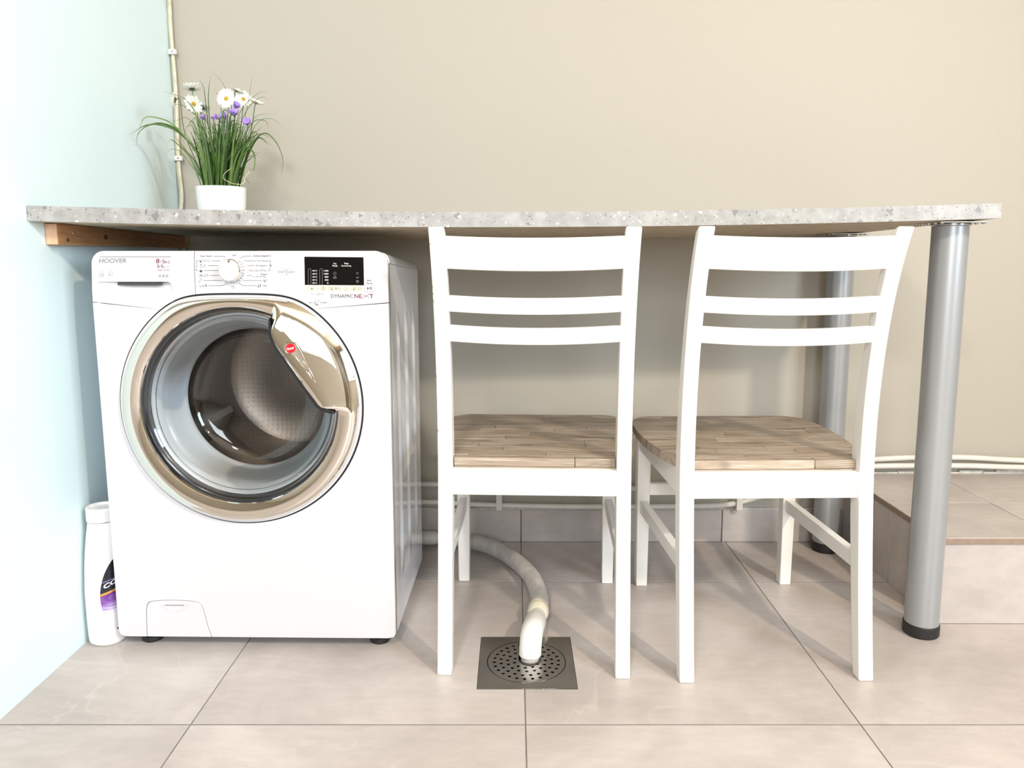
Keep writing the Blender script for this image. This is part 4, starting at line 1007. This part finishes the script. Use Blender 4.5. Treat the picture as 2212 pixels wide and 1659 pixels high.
# badge print "ONETOUCH" between knob and display (second close-up: origin 520,520 scale 5.82)
S2 = lambda X, Y_: Q(X, Y_, 520, 520, 5.821)
TK('ONE', 462, 375, 543, 408, M['ink_light'], ctrl, f=S2, bold=-.004)
TK('TOUCH', 547, 375, 675, 408, M['ink_light'], ctrl, f=S2, bold=.008)
ribbons('printed_icons', [[S2(*p) for p in l] for l in ([(549, 360), (549, 345), (562, 345)], [(600, 345), (612, 345), (612, 360)], [(549, 428), (549, 442), (562, 442)], [(600, 442), (612, 442), (612, 428)])], .5, M['ink_light'], ctrl)
ribbons('printed_icons', [[S2(*p) for p in l] for l in ([(563, 364), (580, 358), (598, 364)], [(563, 421), (580, 427), (598, 421)])], 1.0, M['ink_line'], ctrl)
# display
da, db = mp(659.5, 615.5), mp(786, 554.5)
disp = flat_shape('display', [[(da[0], da[1]), (db[0] - .0003, da[1] - .0008), (db[0], db[1] - .0012), (da[0] + .001, db[1])]], .003, M['black_gloss'], wm, plane='XZ', loc=(0, 0.0004, 0), bevel=.0003)
sa, sb = mp(659, 629), mp(786.5, 616)
strip = flat_shape('button_strip', [[(sa[0], sa[1] + .0006), (sb[0], sa[1]), (sb[0], sb[1]), (sa[0], sb[1] + .0006)]], .003, M['button_strip'], wm, plane='XZ', loc=(0, 0.0005, 0), bevel=.0003)
yd = -.0016
wi = M['ink_white']
TK('Kg', 905, 305, 970, 345, wi, disp, f=Dp, bold=.02, y=yd); TK('Mode', 878, 358, 1000, 395, wi, disp, f=Dp, bold=.02, y=yd)
TK('Time', 1158, 305, 1262, 340, wi, disp, f=Dp, bold=.02, y=yd); TK('Remaining', 1095, 360, 1322, 402, wi, disp, f=Dp, bold=.02, y=yd)
for k, (s, q) in enumerate((('90°C', '1400'), ('60°C', '1000'), ('40°C', '800'), ('30°C', '400'), ('20°C', '0'))):
    y0 = 478 + 73 * k
    TK(s, 398, y0, 510, y0 + 36, wi, disp, f=Dp, bold=.012, y=yd)
    xl = {4: 672, 3: 692, 1: 752}[len(q)]
    TK(q, xl, y0, 780, y0 + 36, wi, disp, f=Dp, bold=.012, y=yd)
fr_ = []
for x0, x1 in ((300, 362), (574, 636)):
    fr_.append([Dp(*p) for p in ((x0, 462), (x0 + 12, 447), (x1 - 12, 447), (x1, 462), (x1, 820), (x1 - 12, 836), (x0 + 12, 836), (x0, 820), (x0, 462))])
ribbons('printed_lines', fr_, .55, M['ink_light'], disp, y=yd)
ribbons('printed_icons', [[Dp(*p) for p in l] for l in ([(905, 580), (905, 545), (935, 520), (965, 545), (965, 580), (905, 580)], [(900, 680), (900, 645), (970, 645), (970, 680), (900, 680)], [(915, 645), (935, 612), (955, 645)], ringpx(1473, 555, 24),
    [(1440, 650), (1505, 645)], [(1445, 668), (1510, 662)], [(1450, 725), (1500, 725), (1500, 775), (1450, 775), (1450, 725)], [(1475, 725), (1475, 775)], [(1450, 750), (1500, 750)], [(935, 650), (935, 672)])], .5, M['ink_light'], disp, y=yd)
ribbons('printed_icons', [[Dp(*p) for p in l] for l in ([(345, 895), (365, 960)], [(415, 960), (440, 895)], [(395, 890), (385, 935)], ringpx(657, 920, 44), ringpx(657, 920, 24), [(520, 875), (520, 968)], [(790, 878), (790, 968)], [(1062, 878), (1062, 968)], [(1330, 878), (1330, 968)],
    [(815, 890), (835, 885), (860, 892), (885, 885), (905, 895), (890, 915), (885, 960), (840, 960), (838, 915), (815, 890)], [(920, 965), (945, 890)], ringpx(1195, 922, 42, a0=-60, a1=240), [(1195, 900), (1195, 925)],
    [(1355, 890), (1385, 885), (1445, 890), (1425, 915)], ringpx(1382, 938, 18), ringpx(1410, 940, 22), [(1462, 965), (1485, 890)], ringpx(1535, 920, 32), [(1535, 905), (1550, 930)], [(1495, 960), (1510, 940)])], .6, M['ink_grey'], strip, y=yd)
ribbons('printed_icons', [[Dp(385, 905), Dp(388, 942)], [Dp(862, 920), Dp(862, 942)]], 1.8, ink, strip, y=yd)
TK('R', 952, 895, 992, 960, ing, strip, f=Dp, y=yd); TK('90', 995, 892, 1045, 925, ing, strip, f=Dp, y=yd)
TK('Start', 1695, 703, 1812, 742, ing, ctrl, f=Dp, bold=.012); TK('Pause', 1686, 772, 1828, 808, ing, ctrl, f=Dp, bold=.012)
TK('DYNAMIC', 838, 1055, 1368, 1140, ink, ctrl, f=Dp, bold=.006)
TK('NE', 1400, 1052, 1575, 1148, M['ink_red'], ctrl, f=Dp, bold=.012); TK('T', 1760, 1052, 1858, 1148, M['ink_red'], ctrl, f=Dp, bold=.008)
ribbons('lettering', [[Dp(*p) for p in l] for l in ([(1520, 1142), (1610, 1142), (1745, 1055), (1800, 1052)], [(1605, 1058), (1650, 1090), (1700, 1105), (1755, 1145)])], .8, M['ink_red'], ctrl)
TK('ALL', 312, 1240, 415, 1272, ing, ctrl, f=Dp, bold=.008); TK('ONE', 612, 1240, 738, 1272, ing, ctrl, f=Dp, bold=.008); TK('IN', 490, 1245, 535, 1268, ing, ctrl, f=Dp, bold=.006)
ribbons('printed_icons', [[Dp(*p) for p in ringpx(520, 1270, 75, a0=-60, a1=150, n=20)], [Dp(*p) for p in ringpx(520, 1255, 62, a0=160, a1=330, n=20)], [Dp(*p) for p in ((375, 1005), (380, 1050), (440, 1052))], [Dp(*p) for p in ((590, 1052), (650, 1052), (655, 1005))], [Dp(*p) for p in ringpx(545, 1052, 26)], [Dp(465, 1050), Dp(520, 1050)]], .5, ing, ctrl)
ribbons('printed_icons', [[Dp(*p) for p in ringpx(512, 1250, 62, a0=80, a1=190, n=12)], [Dp(500, 1300), Dp(535, 1298)]], 1.0, ink, ctrl)
bt_ = [Dp(*p) for p in ((1652, 842), (1665, 830), (1855, 835), (1866, 848), (1862, 985), (1850, 1000), (1665, 995), (1652, 982))]
btn = flat_shape('start_button', [[mp(*p) for p in bt_][::-1]], .003, M['plastic'], ctrl, plane='XZ', loc=(0, .0007, 0), bevel=.0004)
ribbons('printed_lines', [bt_ + bt_[:1]], .5, M['ink_light'], btn, y=-.0012)
tri = [mp(*Dp(*p)) for p in ((1705, 880), (1705, 948), (1755, 914))]
from_py('printed_icons', [(x, -.0012, z) for x, z in tri], [(0, 1, 2)], ink, btn)
ribbons('printed_icons', [[Dp(1777, 882), Dp(1777, 945)], [Dp(1805, 882), Dp(1805, 945)]], 1.4, ink, btn, y=-.0012)
# drawer printing
TK('HOOVER', 312, 284, 915, 384, M['ink_light'], drawer, f=Lp, bold=.022, shear=.22)
ribbons('printed_lines', [[Lp(340, 248), Lp(1888, 250)]], 1.7, M['ink_line'], drawer)
TK('8', 1565, 288, 1640, 390, M['ink_red'], drawer, f=Lp, bold=.01, shear=.12); TK('+', 1652, 330, 1690, 368, M['ink_red'], drawer, f=Lp); TK('5', 1700, 308, 1760, 392, M['ink_red'], drawer, f=Lp, shear=.1); TK('KG', 1768, 335, 1875, 392, M['ink_red'], drawer, f=Lp, shear=.15)
TK('5', 1590, 420, 1640, 488, M['ink_red'], drawer, f=Lp, bold=.01); TK('+', 1645, 440, 1672, 468, M['ink_red'], drawer, f=Lp); TK('5', 1678, 420, 1725, 488, M['ink_red'], drawer, f=Lp, bold=.01); TK('AUTO', 1732, 452, 1862, 488, M['ink_line'], drawer, f=Lp)
TK('1400 RPM', 1588, 518, 1855, 560, M['ink_light'], drawer, f=Lp, bold=.008); TK('AAA', 1620, 622, 1842, 702, M['ink_light'], drawer, f=Lp)
TK('NATURAL CARE', 285, 690, 450, 704, M['ink_light'], drawer, f=Lp); TK('ACTIVE STEAM', 475, 690, 645, 704, M['ink_light'], drawer, f=Lp)
ribbons('printed_icons', [[Lp(*p) for p in l] for l in ([(320, 650), (318, 625), (350, 570), (370, 562), (392, 570), (418, 625), (415, 660), (370, 668), (330, 662), (320, 650)], ringpx(372, 625, 20), ringpx(372, 635, 36, a0=10, a1=170), ringpx(582, 610, 42, n=9), [(545, 630), (520, 655), (545, 660), (558, 640)], [(575, 590), (600, 620)])], .6, M['ink_light'], drawer)

# ------------------------------------------------------------------ detergent bottle between wall and machine
bo = empty('detergent_bottle', (-.8872, 1.578, 0)); tag(bo, 'white plastic detergent bottle with a dark purple label, squeezed between left wall and washing machine', 'bottle')
BP = [(0, .93), (.004, .975), (.02, 1.0), (.06, 1.02), (.12, 1.02), (.17, .985), (.21, .92), (.24, .84), (.262, .765), (.2675, .75)]
def brad(az, z):
    k = interp(BP, z); rx_, ry_ = .0400, .050 - .012 * max(0, (z - .12) / .15)
    e = 2.4; c, s = math.cos(az), math.sin(az)
    r = (abs(c) ** e / rx_ ** e + abs(s) ** e / ry_ ** e) ** (-1 / e)
    return r * k
def bpt(az, z, o_=0.0):
    r = brad(az, z) + o_; return (r * math.cos(az), r * math.sin(az), z)
vs, fs = [], []; n = 56; zs = [0.0005, .004, .009, .015] + [.025 + .2425 * i / 24 for i in range(25)]
for z in zs:
    for j in range(n): vs.append(bpt(2 * PI * j / n, z, -.003 if z < .002 else (-.001 if z < .005 else 0)))
for i in range(len(zs) - 1):
    for j in range(n): fs.append((i * n + j, i * n + (j + 1) % n, (i + 1) * n + (j + 1) % n, (i + 1) * n + j))
fs += [tuple(range(n))[::-1], tuple(range((len(zs) - 1) * n, len(zs) * n))]
from_py('bottle_body', vs, fs, M['bottle'], bo, smooth=True)
vs, fs = [], []
cz = [(.2685, .0295, .0290), (.2695, .0318, .0310), (.291, .0318, .0310), (.2965, .0318, .0310), (.299, .0300, .0290), (.2985, .0265, .0255), (.294, .0255, .0245)]
for z, a, b_ in cz:
    for j in range(n): vs.append((a * math.cos(2 * PI * j / n) - .002, b_ * math.sin(2 * PI * j / n), z))
for i in range(len(cz) - 1):
    for j in range(n): fs.append((i * n + j, i * n + (j + 1) % n, (i + 1) * n + (j + 1) % n, (i + 1) * n + j))
fs += [tuple(range(n))[::-1], tuple(range((len(cz) - 1) * n, len(cz) * n))]
from_py('cap', vs, fs, M['bottle'], bo, smooth=True, angle=50)
# oval label on the side that faces front right
def mat_label():
    m, N, L, b = new_mat('printed_label')
    tc = N.new('ShaderNodeTexCoord'); se = N.new('ShaderNodeSeparateXYZ'); L.new(tc.outputs['Object'], se.inputs[0])
    # slanting bands: height plus a little sideways
    ad = N.new('ShaderNodeMath'); ad.operation = 'MULTIPLY_ADD'; ad.inputs[1].default_value = -0.30; L.new(se.outputs[0], ad.inputs[0]); L.new(se.outputs[2], ad.inputs[2])
    mr = N.new('ShaderNodeMapRange'); mr.inputs['From Min'].default_value = .02; mr.inputs['From Max'].default_value = .19; L.new(ad.outputs[0], mr.inputs['Value'])
    r = ramp(N, [(0.0, (.01, .01, .02)), (0.045, (.01, .01, .02)), (0.05, (.75, .74, .76)), (0.30, (.72, .71, .76)), (0.36, (.50, .44, .66)), (0.44, (.16, .06, .32)), (0.535, (.09, .03, .20)), (0.54, (.52, .05, .04)), (0.56, (.62, .40, .08)), (0.575, (.01, .01, .02)), (0.70, (.01, .01, .03)), (0.705, (.30, .24, .55)), (0.715, (.01, .01, .02)), (1.0, (.006, .006, .012))])
    r.color_ramp.interpolation = 'LINEAR'
    L.new(mr.outputs[0], r.inputs['Fac'])
    # arcs of lighter violet in the purple band
    wv = N.new('ShaderNodeTexWave'); wv.wave_type = 'RINGS'; wv.inputs['Scale'].default_value = 42; wv.inputs['Distortion'].default_value = 0.4
    mpg = N.new('ShaderNodeMapping'); mpg.inputs['Location'].default_value = (-.045, .04, -.11); L.new(tc.outputs['Object'], mpg.inputs['Vector']); L.new(mpg.outputs[0], wv.inputs['Vector'])
    band = ramp(N, [(0.26, (0, 0, 0)), (0.36, (.7, .7, .7)), (0.52, (.5, .5, .5)), (0.54, (0, 0, 0))]); L.new(mr.outputs[0], band.inputs['Fac'])
    ml = N.new('ShaderNodeMath'); ml.operation = 'MULTIPLY'; L.new(wv.outputs['Fac'], ml.inputs[0]); L.new(band.outputs['Color'], ml.inputs[1])
    c = mixc(N, L, ml.outputs[0], r.outputs['Color'], (.30, .10, .42))
    L.new(c, b.inputs['Base Color']); b.inputs['Roughness'].default_value = .25; return m
M['label'] = mat_label()
LA, LW, LZ, LH = math.radians(-20), math.radians(60), .112, .086
def lpt(u, v, o_=.0006): return bpt(LA + LW * u, LZ + LH * v, o_)
vs, fs = [lpt(0, 0)], []
nr_, na = 8, 48
for i in range(1, nr_ + 1):
    for j in range(na):
        a = 2 * PI * j / na; vs.append(lpt(i / nr_ * math.cos(a), i / nr_ * math.sin(a)))
for j in range(na): fs.append((0, 1 + j, 1 + (j + 1) % na))
for i in range(nr_ - 1):
    for j in range(na):
        a = 1 + i * na; b2 = a + na; fs.append((a + j, b2 + j, b2 + (j + 1) % na, a + (j + 1) % na))
lab = from_py('label', vs, fs, M['label'], bo, smooth='all')
def wrap_text(s, u0, u1, v0, v1, mat, slope=0.0, **k):
    me = text_mesh(s, k.get('bold', 0), k.get('shear', 0)); X = [v.co.x for v in me.vertices]; Y_ = [v.co.y for v in me.vertices]
    ax, bx2, ay, by2 = min(X), max(X), min(Y_), max(Y_)
    for v in me.vertices:
        p = (v.co.x - ax) / (bx2 - ax); q = (v.co.y - ay) / (by2 - ay)
        v.co = lpt(u0 + (u1 - u0) * p, v0 + (v1 - v0) * q + slope * p, .0010)
    mesh_obj('lettering', me, mat, lab)
wrap_text('COLOR', -.86, .35, .215, .33, M['ink_white'], slope=.26, bold=.03)

# ------------------------------------------------------------------ potted artificial grass with daisies
PX = onY(479, 440, 1.85).x; PY = 1.85; PZ = zb(PX, PY) + .0290
plant = empty('potted_flowers', (PX, PY, PZ)); tag(plant, 'white pot of artificial grass with daisies and lilac flowers on the worktop', 'potted plant')
PR, PH = .0575, .079
revolve('pot', [(0, .0003), (.046, .0003), (.0490, .003), (.0515, .010), (.0550, .035), (.0572, PH - .004), (.0575, PH - .0015), (.0565, PH), (.0545, PH - .0008), (.0535, PH - .006), (.051, PH - .020)], M['pot'], plant, n=72)
revolve('moss', [(0, PH - .008), (.030, PH - .009), (.0518, PH - .016)], M['moss'], plant, n=32)
def W(px, py, d=0.0): return onY(px, py, PY + d) - Vector((PX, PY, PZ))
def blade_mesh(pts, wid, name='grass_blade', fold=.25, tw=0.0, per=5):
    P = catmull(pts, per); bm = bmesh.new(); prev = None; nP = len(P)
    for i, p in enumerate(P):
        t = (P[min(i + 1, nP - 1)] - P[max(i - 1, 0)]).normalized(); u = i / (nP - 1)
        view = Vector((math.sin(tw), -math.cos(tw), .15)); s = t.cross(view)
        s = s.normalized() if s.length > 1e-4 else Vector((1, 0, 0)); nn_ = t.cross(s)
        wd = wid * (min(1, .65 + 1.2 * u) if u < .3 else 1.0) * max(.12, (1 - ((u - .25) / .75) ** 2.2) if u > .25 else 1) / 2
        row = [bm.verts.new(p - s * wd), bm.verts.new(p + nn_ * wd * fold), bm.verts.new(p + s * wd)]
        if prev:
            bm.faces.new((prev[0], prev[1], row[1], row[0])); bm.faces.new((prev[1], prev[2], row[2], row[1]))
        prev = row
    me = bpy.data.meshes.new(name); bm.to_mesh(me); bm.free(); return me
def blade(pts, wid, **k):
    return mesh_obj('grass_blade', blade_mesh(pts, wid, **k), M['blade'], plant, smooth='all')
hero = [([(462, 396), (418, 318), (375, 270), (342, 255), (312, 255), (297, 290)], 3.6, -.02), ([(466, 396), (420, 322), (385, 282), (350, 267), (325, 269), (305, 275), (282, 291)], 4.6, .0), ([(464, 396), (425, 330), (388, 287), (345, 270), (318, 272), (298, 290), (295, 315)], 3.4, -.01),
        ([(446, 398), (415, 360), (392, 330), (372, 322), (360, 332)], 1.8, .0), ([(442, 398), (425, 365), (398, 322)], 2.4, .015),
        ([(460, 396), (455, 300), (450, 210), (455, 165)], 2.8, .0), ([(464, 396), (452, 290), (444, 220), (440, 190), (431, 172)], 2.6, .01), ([(482, 396), (490, 300), (500, 230), (481, 180), (455, 152)], 1.6, .02),
        ([(500, 396), (520, 300), (538, 210), (545, 162)], 1.6, .01), ([(512, 396), (535, 330), (552, 300), (575, 288), (598, 310), (611, 345), (607, 378)], 3.0, .0),
        ([(508, 396), (538, 300), (560, 262), (590, 258), (620, 285)], 1.6, .01), ([(505, 396), (530, 320), (556, 290), (590, 300)], 2.0, -.01), ([(500, 396), (526, 300), (548, 262), (575, 262), (578, 278)], 2.0, .01),
        ([(470, 396), (440, 300), (420, 240), (400, 215), (380, 206), (355, 197)], 2.6, -.01), ([(466, 396), (445, 320), (430, 260), (405, 235), (388, 226), (358, 229)], 2.2, .0), ([(470, 396), (455, 290), (432, 235), (405, 216), (397, 222)], 1.6, .01),
        ([(505, 396), (520, 320), (548, 330), (548, 366), (533, 360)], 3.4, -.02), ([(492, 396), (505, 300), (520, 240), (560, 200), (582, 203)], 1.4, .0), ([(500, 396), (515, 290), (535, 235), (565, 210), (580, 218)], 1.6, .0),
        ([(470, 396), (435, 300), (405, 255), (375, 262), (355, 248)], 1.2, .02), ([(462, 396), (430, 330), (400, 300), (380, 285), (362, 282)], 1.4, .0), ([(500, 396), (540, 280), (555, 250), (598, 245)], 1.2, .01),
        ([(505, 396), (545, 300), (565, 300), (598, 322)], 1.2, .0), ([(478, 396), (470, 300), (478, 230), (462, 190)], 2.2, .01)]
for pts, wd, d in hero:
    nP = len(pts); P = [W(x, y, d * i / (nP - 1) * 2) for i, (x, y) in enumerate(pts)]
    P = [P[0] - Vector((0, 0, .012))] + P
    blade(P, wd * .00115, tw=random.uniform(-.4, .4))
rb = random.Random(5)
for i in range(165):
    a = rb.uniform(-1, 1); b0 = rb.uniform(.2, 1) * .8
    ang = rb.uniform(0, 2 * PI); rad = rb.uniform(0, .043)
    base = Vector((rad * math.cos(ang) , rad * math.sin(ang) * .8, PH - .014))
    h = rb.choice([rb.uniform(.09, .15), rb.uniform(.13, .185)]); lean = base.x / .045 * .035 + rb.gauss(0, .012) + .004; dy = base.y * .5 + rb.gauss(0, .010)
    p1 = base + Vector((lean * .35, dy * .3, h * .35)); p2 = base + Vector((lean * .85, dy * .7, h * .72)); p3 = base + Vector((lean * 1.6, dy * 1.1, h))
    P = [base, p1, p2, p3]
    if rb.random() < .3:
        s = 1 if lean > 0 else -1
        P.append(p3 + Vector((s * rb.uniform(.006, .022), rb.uniform(-.01, .01), rb.uniform(-.016, .004))))
    blade(P, rb.uniform(.0024, .0066), tw=rb.uniform(-.9, .9), per=4, fold=rb.uniform(.1, .5))
# fine curly tendrils, far too many to count
bm = bmesh.new(); bm2 = bmesh.new()
for i in range(150):
    side = rb.uniform(-1, 1); c = Vector((side * .058 + .004, rb.uniform(-.022, .022), rb.uniform(.115, .235)))
    L_ = rb.uniform(.012, .034); a0 = rb.uniform(0, 2 * PI); cv = rb.uniform(-3.5, 3.5); P = [c]
    for k in range(7):
        a0 += cv / 7; P.append(P[-1] + Vector((math.cos(a0), rb.uniform(-.3, .3), math.sin(a0))) * L_ / 6)
    bm_tube(bm, P, .00035, 4, caps=False)
from_bm('tendrils', bm, M['stem'], plant)['kind'] = 'stuff'
# raffia tie
tube('raffia_strand', [p for p in catmull([W(x, y, -.035) for x, y in ((497, 365), (485, 375), (482, 384), (492, 392), (505, 397), (517, 398))], 5)], .0007, M['raffia'], plant, n=6)
tube('raffia_strand', [p for p in catmull([W(x, y, -.03) for x, y in ((518, 400), (529, 392), (528, 385), (539, 371))], 5)], .0009, M['raffia'], plant, n=6)

def petal_mesh(L_, wd, curl, tipsplit=True):
    bm = bmesh.new(); prev = None; n = 7
    for i in range(n + 1):
        u = i / n; x = L_ * u; hw_ = wd / 2 * (.28 + 1.05 * math.sin(PI * min(1, u * .82 + .05)) ** .8) * (1 if i < n else .45); z = curl * L_ * u * u
        row = [bm.verts.new((x - (.0006 if i == n else 0), -hw_, z + hw_ * .25)), bm.verts.new((x, 0, z)), bm.verts.new((x - (.0006 if i == n else 0), hw_, z + hw_ * .25))]
        if prev: bm.faces.new((prev[0], prev[1], row[1], row[0])); bm.faces.new((prev[1], prev[2], row[2], row[1]))
        prev = row
    me = bpy.data.meshes.new('petal'); bm.to_mesh(me); bm.free(); me.materials.append(M['petal'])
    for p in me.polygons: p.use_smooth = True
    return me
def daisy(px, py, d, normal, R=.021, n=15, curl=.08):
    head = W(px, py, d); nv = Vector(normal).normalized()
    q = nv.to_track_quat('Z', 'Y')
    base = Vector((head.x * .25, head.y * .3, PH - .012)); mid = head.lerp(base, .45) + Vector((head.x * .12, 0, .01))
    st_ = tube('daisy', catmull([base, mid, head - nv * .012, head - nv * .002], 6), .0009, M['stem'], plant, n=8)
    me = petal_mesh(R, R * .33, curl)
    for i in range(n):
        o = bpy.data.objects.new('petal', me); link(o, st_)
        a = 2 * PI * i / n + rb.uniform(-.06, .06)
        rot = q.to_matrix().to_4x4() @ Matrix.Rotation(a, 4, 'Z') @ Matrix.Translation((.0045, 0, .0004 * (i % 2))) @ Matrix.Rotation(rb.uniform(-.10, .08), 4, 'Y') @ Matrix.Scale(rb.uniform(.88, 1.05), 4)
        o.matrix_local = Matrix.Translation(head) @ rot
    o = revolve('flower_centre', [(0, .0032), (.003, .0030), (.0056, .0018), (.0064, 0), (.0055, -.0008)], M['center'], st_, n=24)
    o.matrix_local = Matrix.Translation(head) @ q.to_matrix().to_4x4() @ Matrix.Scale(R / .021, 4)
    bm = bmesh.new()
    for i in range(10):
        a = 2 * PI * i / 10
        vs_ = [bm.verts.new((r * math.cos(a + da_), r * math.sin(a + da_), z)) for r, da_, z in ((.001, 0, -.003), (.006, -.22, -.0012), (.0095, 0, -.0004), (.006, .22, -.0012))]
        bm.faces.new(vs_)
    o = from_bm('calyx', bm, M['stem'], st_); o.matrix_local = Matrix.Translation(head) @ q.to_matrix().to_4x4()
daisy(489, 213, -.030, (-.05, -1, .05), R=.0185, n=18)
daisy(419, 224, -.010, (-.15, -.75, -.45), R=.0190, n=14)
daisy(415, 192, .005, (-.15, .28, 1), R=.0185, n=14, curl=.25)
daisy(378, 216, .0, (-1, -.15, .18), R=.0175, n=14, curl=.15)
daisy(511, 196, .005, (.50, -.1, 1), R=.0175, n=14, curl=.2)
daisy(553, 222, -.005, (.42, -.2, 1), R=.0180, n=14, curl=.25)
daisy(526, 214, .012, (.3, -.9, .2), R=.0165, n=13, curl=.1)
daisy(437, 232, .02, (.2, .6, 1), R=.0150, n=12, curl=.2)
def crocus(px, py, d, normal, R=.0125):
    head = W(px, py, d); nv = Vector(normal).normalized(); q = nv.to_track_quat('Z', 'Y')
    base = Vector((head.x * .3, head.y * .3, PH - .012)); mid = head.lerp(base, .5) + Vector((head.x * .1, 0, .008))
    st_ = tube('lilac_flower', catmull([base, mid, head - nv * .014, head - nv * .008], 6), .0008, M['stem'], plant, n=8)
    me = petal_mesh(R * 1.1, R * .80, .25); me.materials.clear(); me.materials.append(M['lilac'])
    for i in range(5):
        o = bpy.data.objects.new('petal', me); link(o, st_)
        o.matrix_local = Matrix.Translation(head - nv * .007) @ q.to_matrix().to_4x4() @ Matrix.Rotation(2 * PI * i / 5 + rb.uniform(-.2, .2), 4, 'Z') @ Matrix.Rotation(-.60 + rb.uniform(-.3, .15), 4, 'Y')
crocus(505, 244, -.035, (.1, -.5, .8), .0155); crocus(511, 228, -.028, (.5, -.4, .6), .0135); crocus(482, 250, -.03, (-.3, -.6, .6), .0125)
crocus(464, 252, -.025, (-.5, -.4, .7), .0120); crocus(534, 264, -.035, (.2, -.8, .5), .0140); crocus(438, 252, .0, (-.2, -.4, .9), .0110)
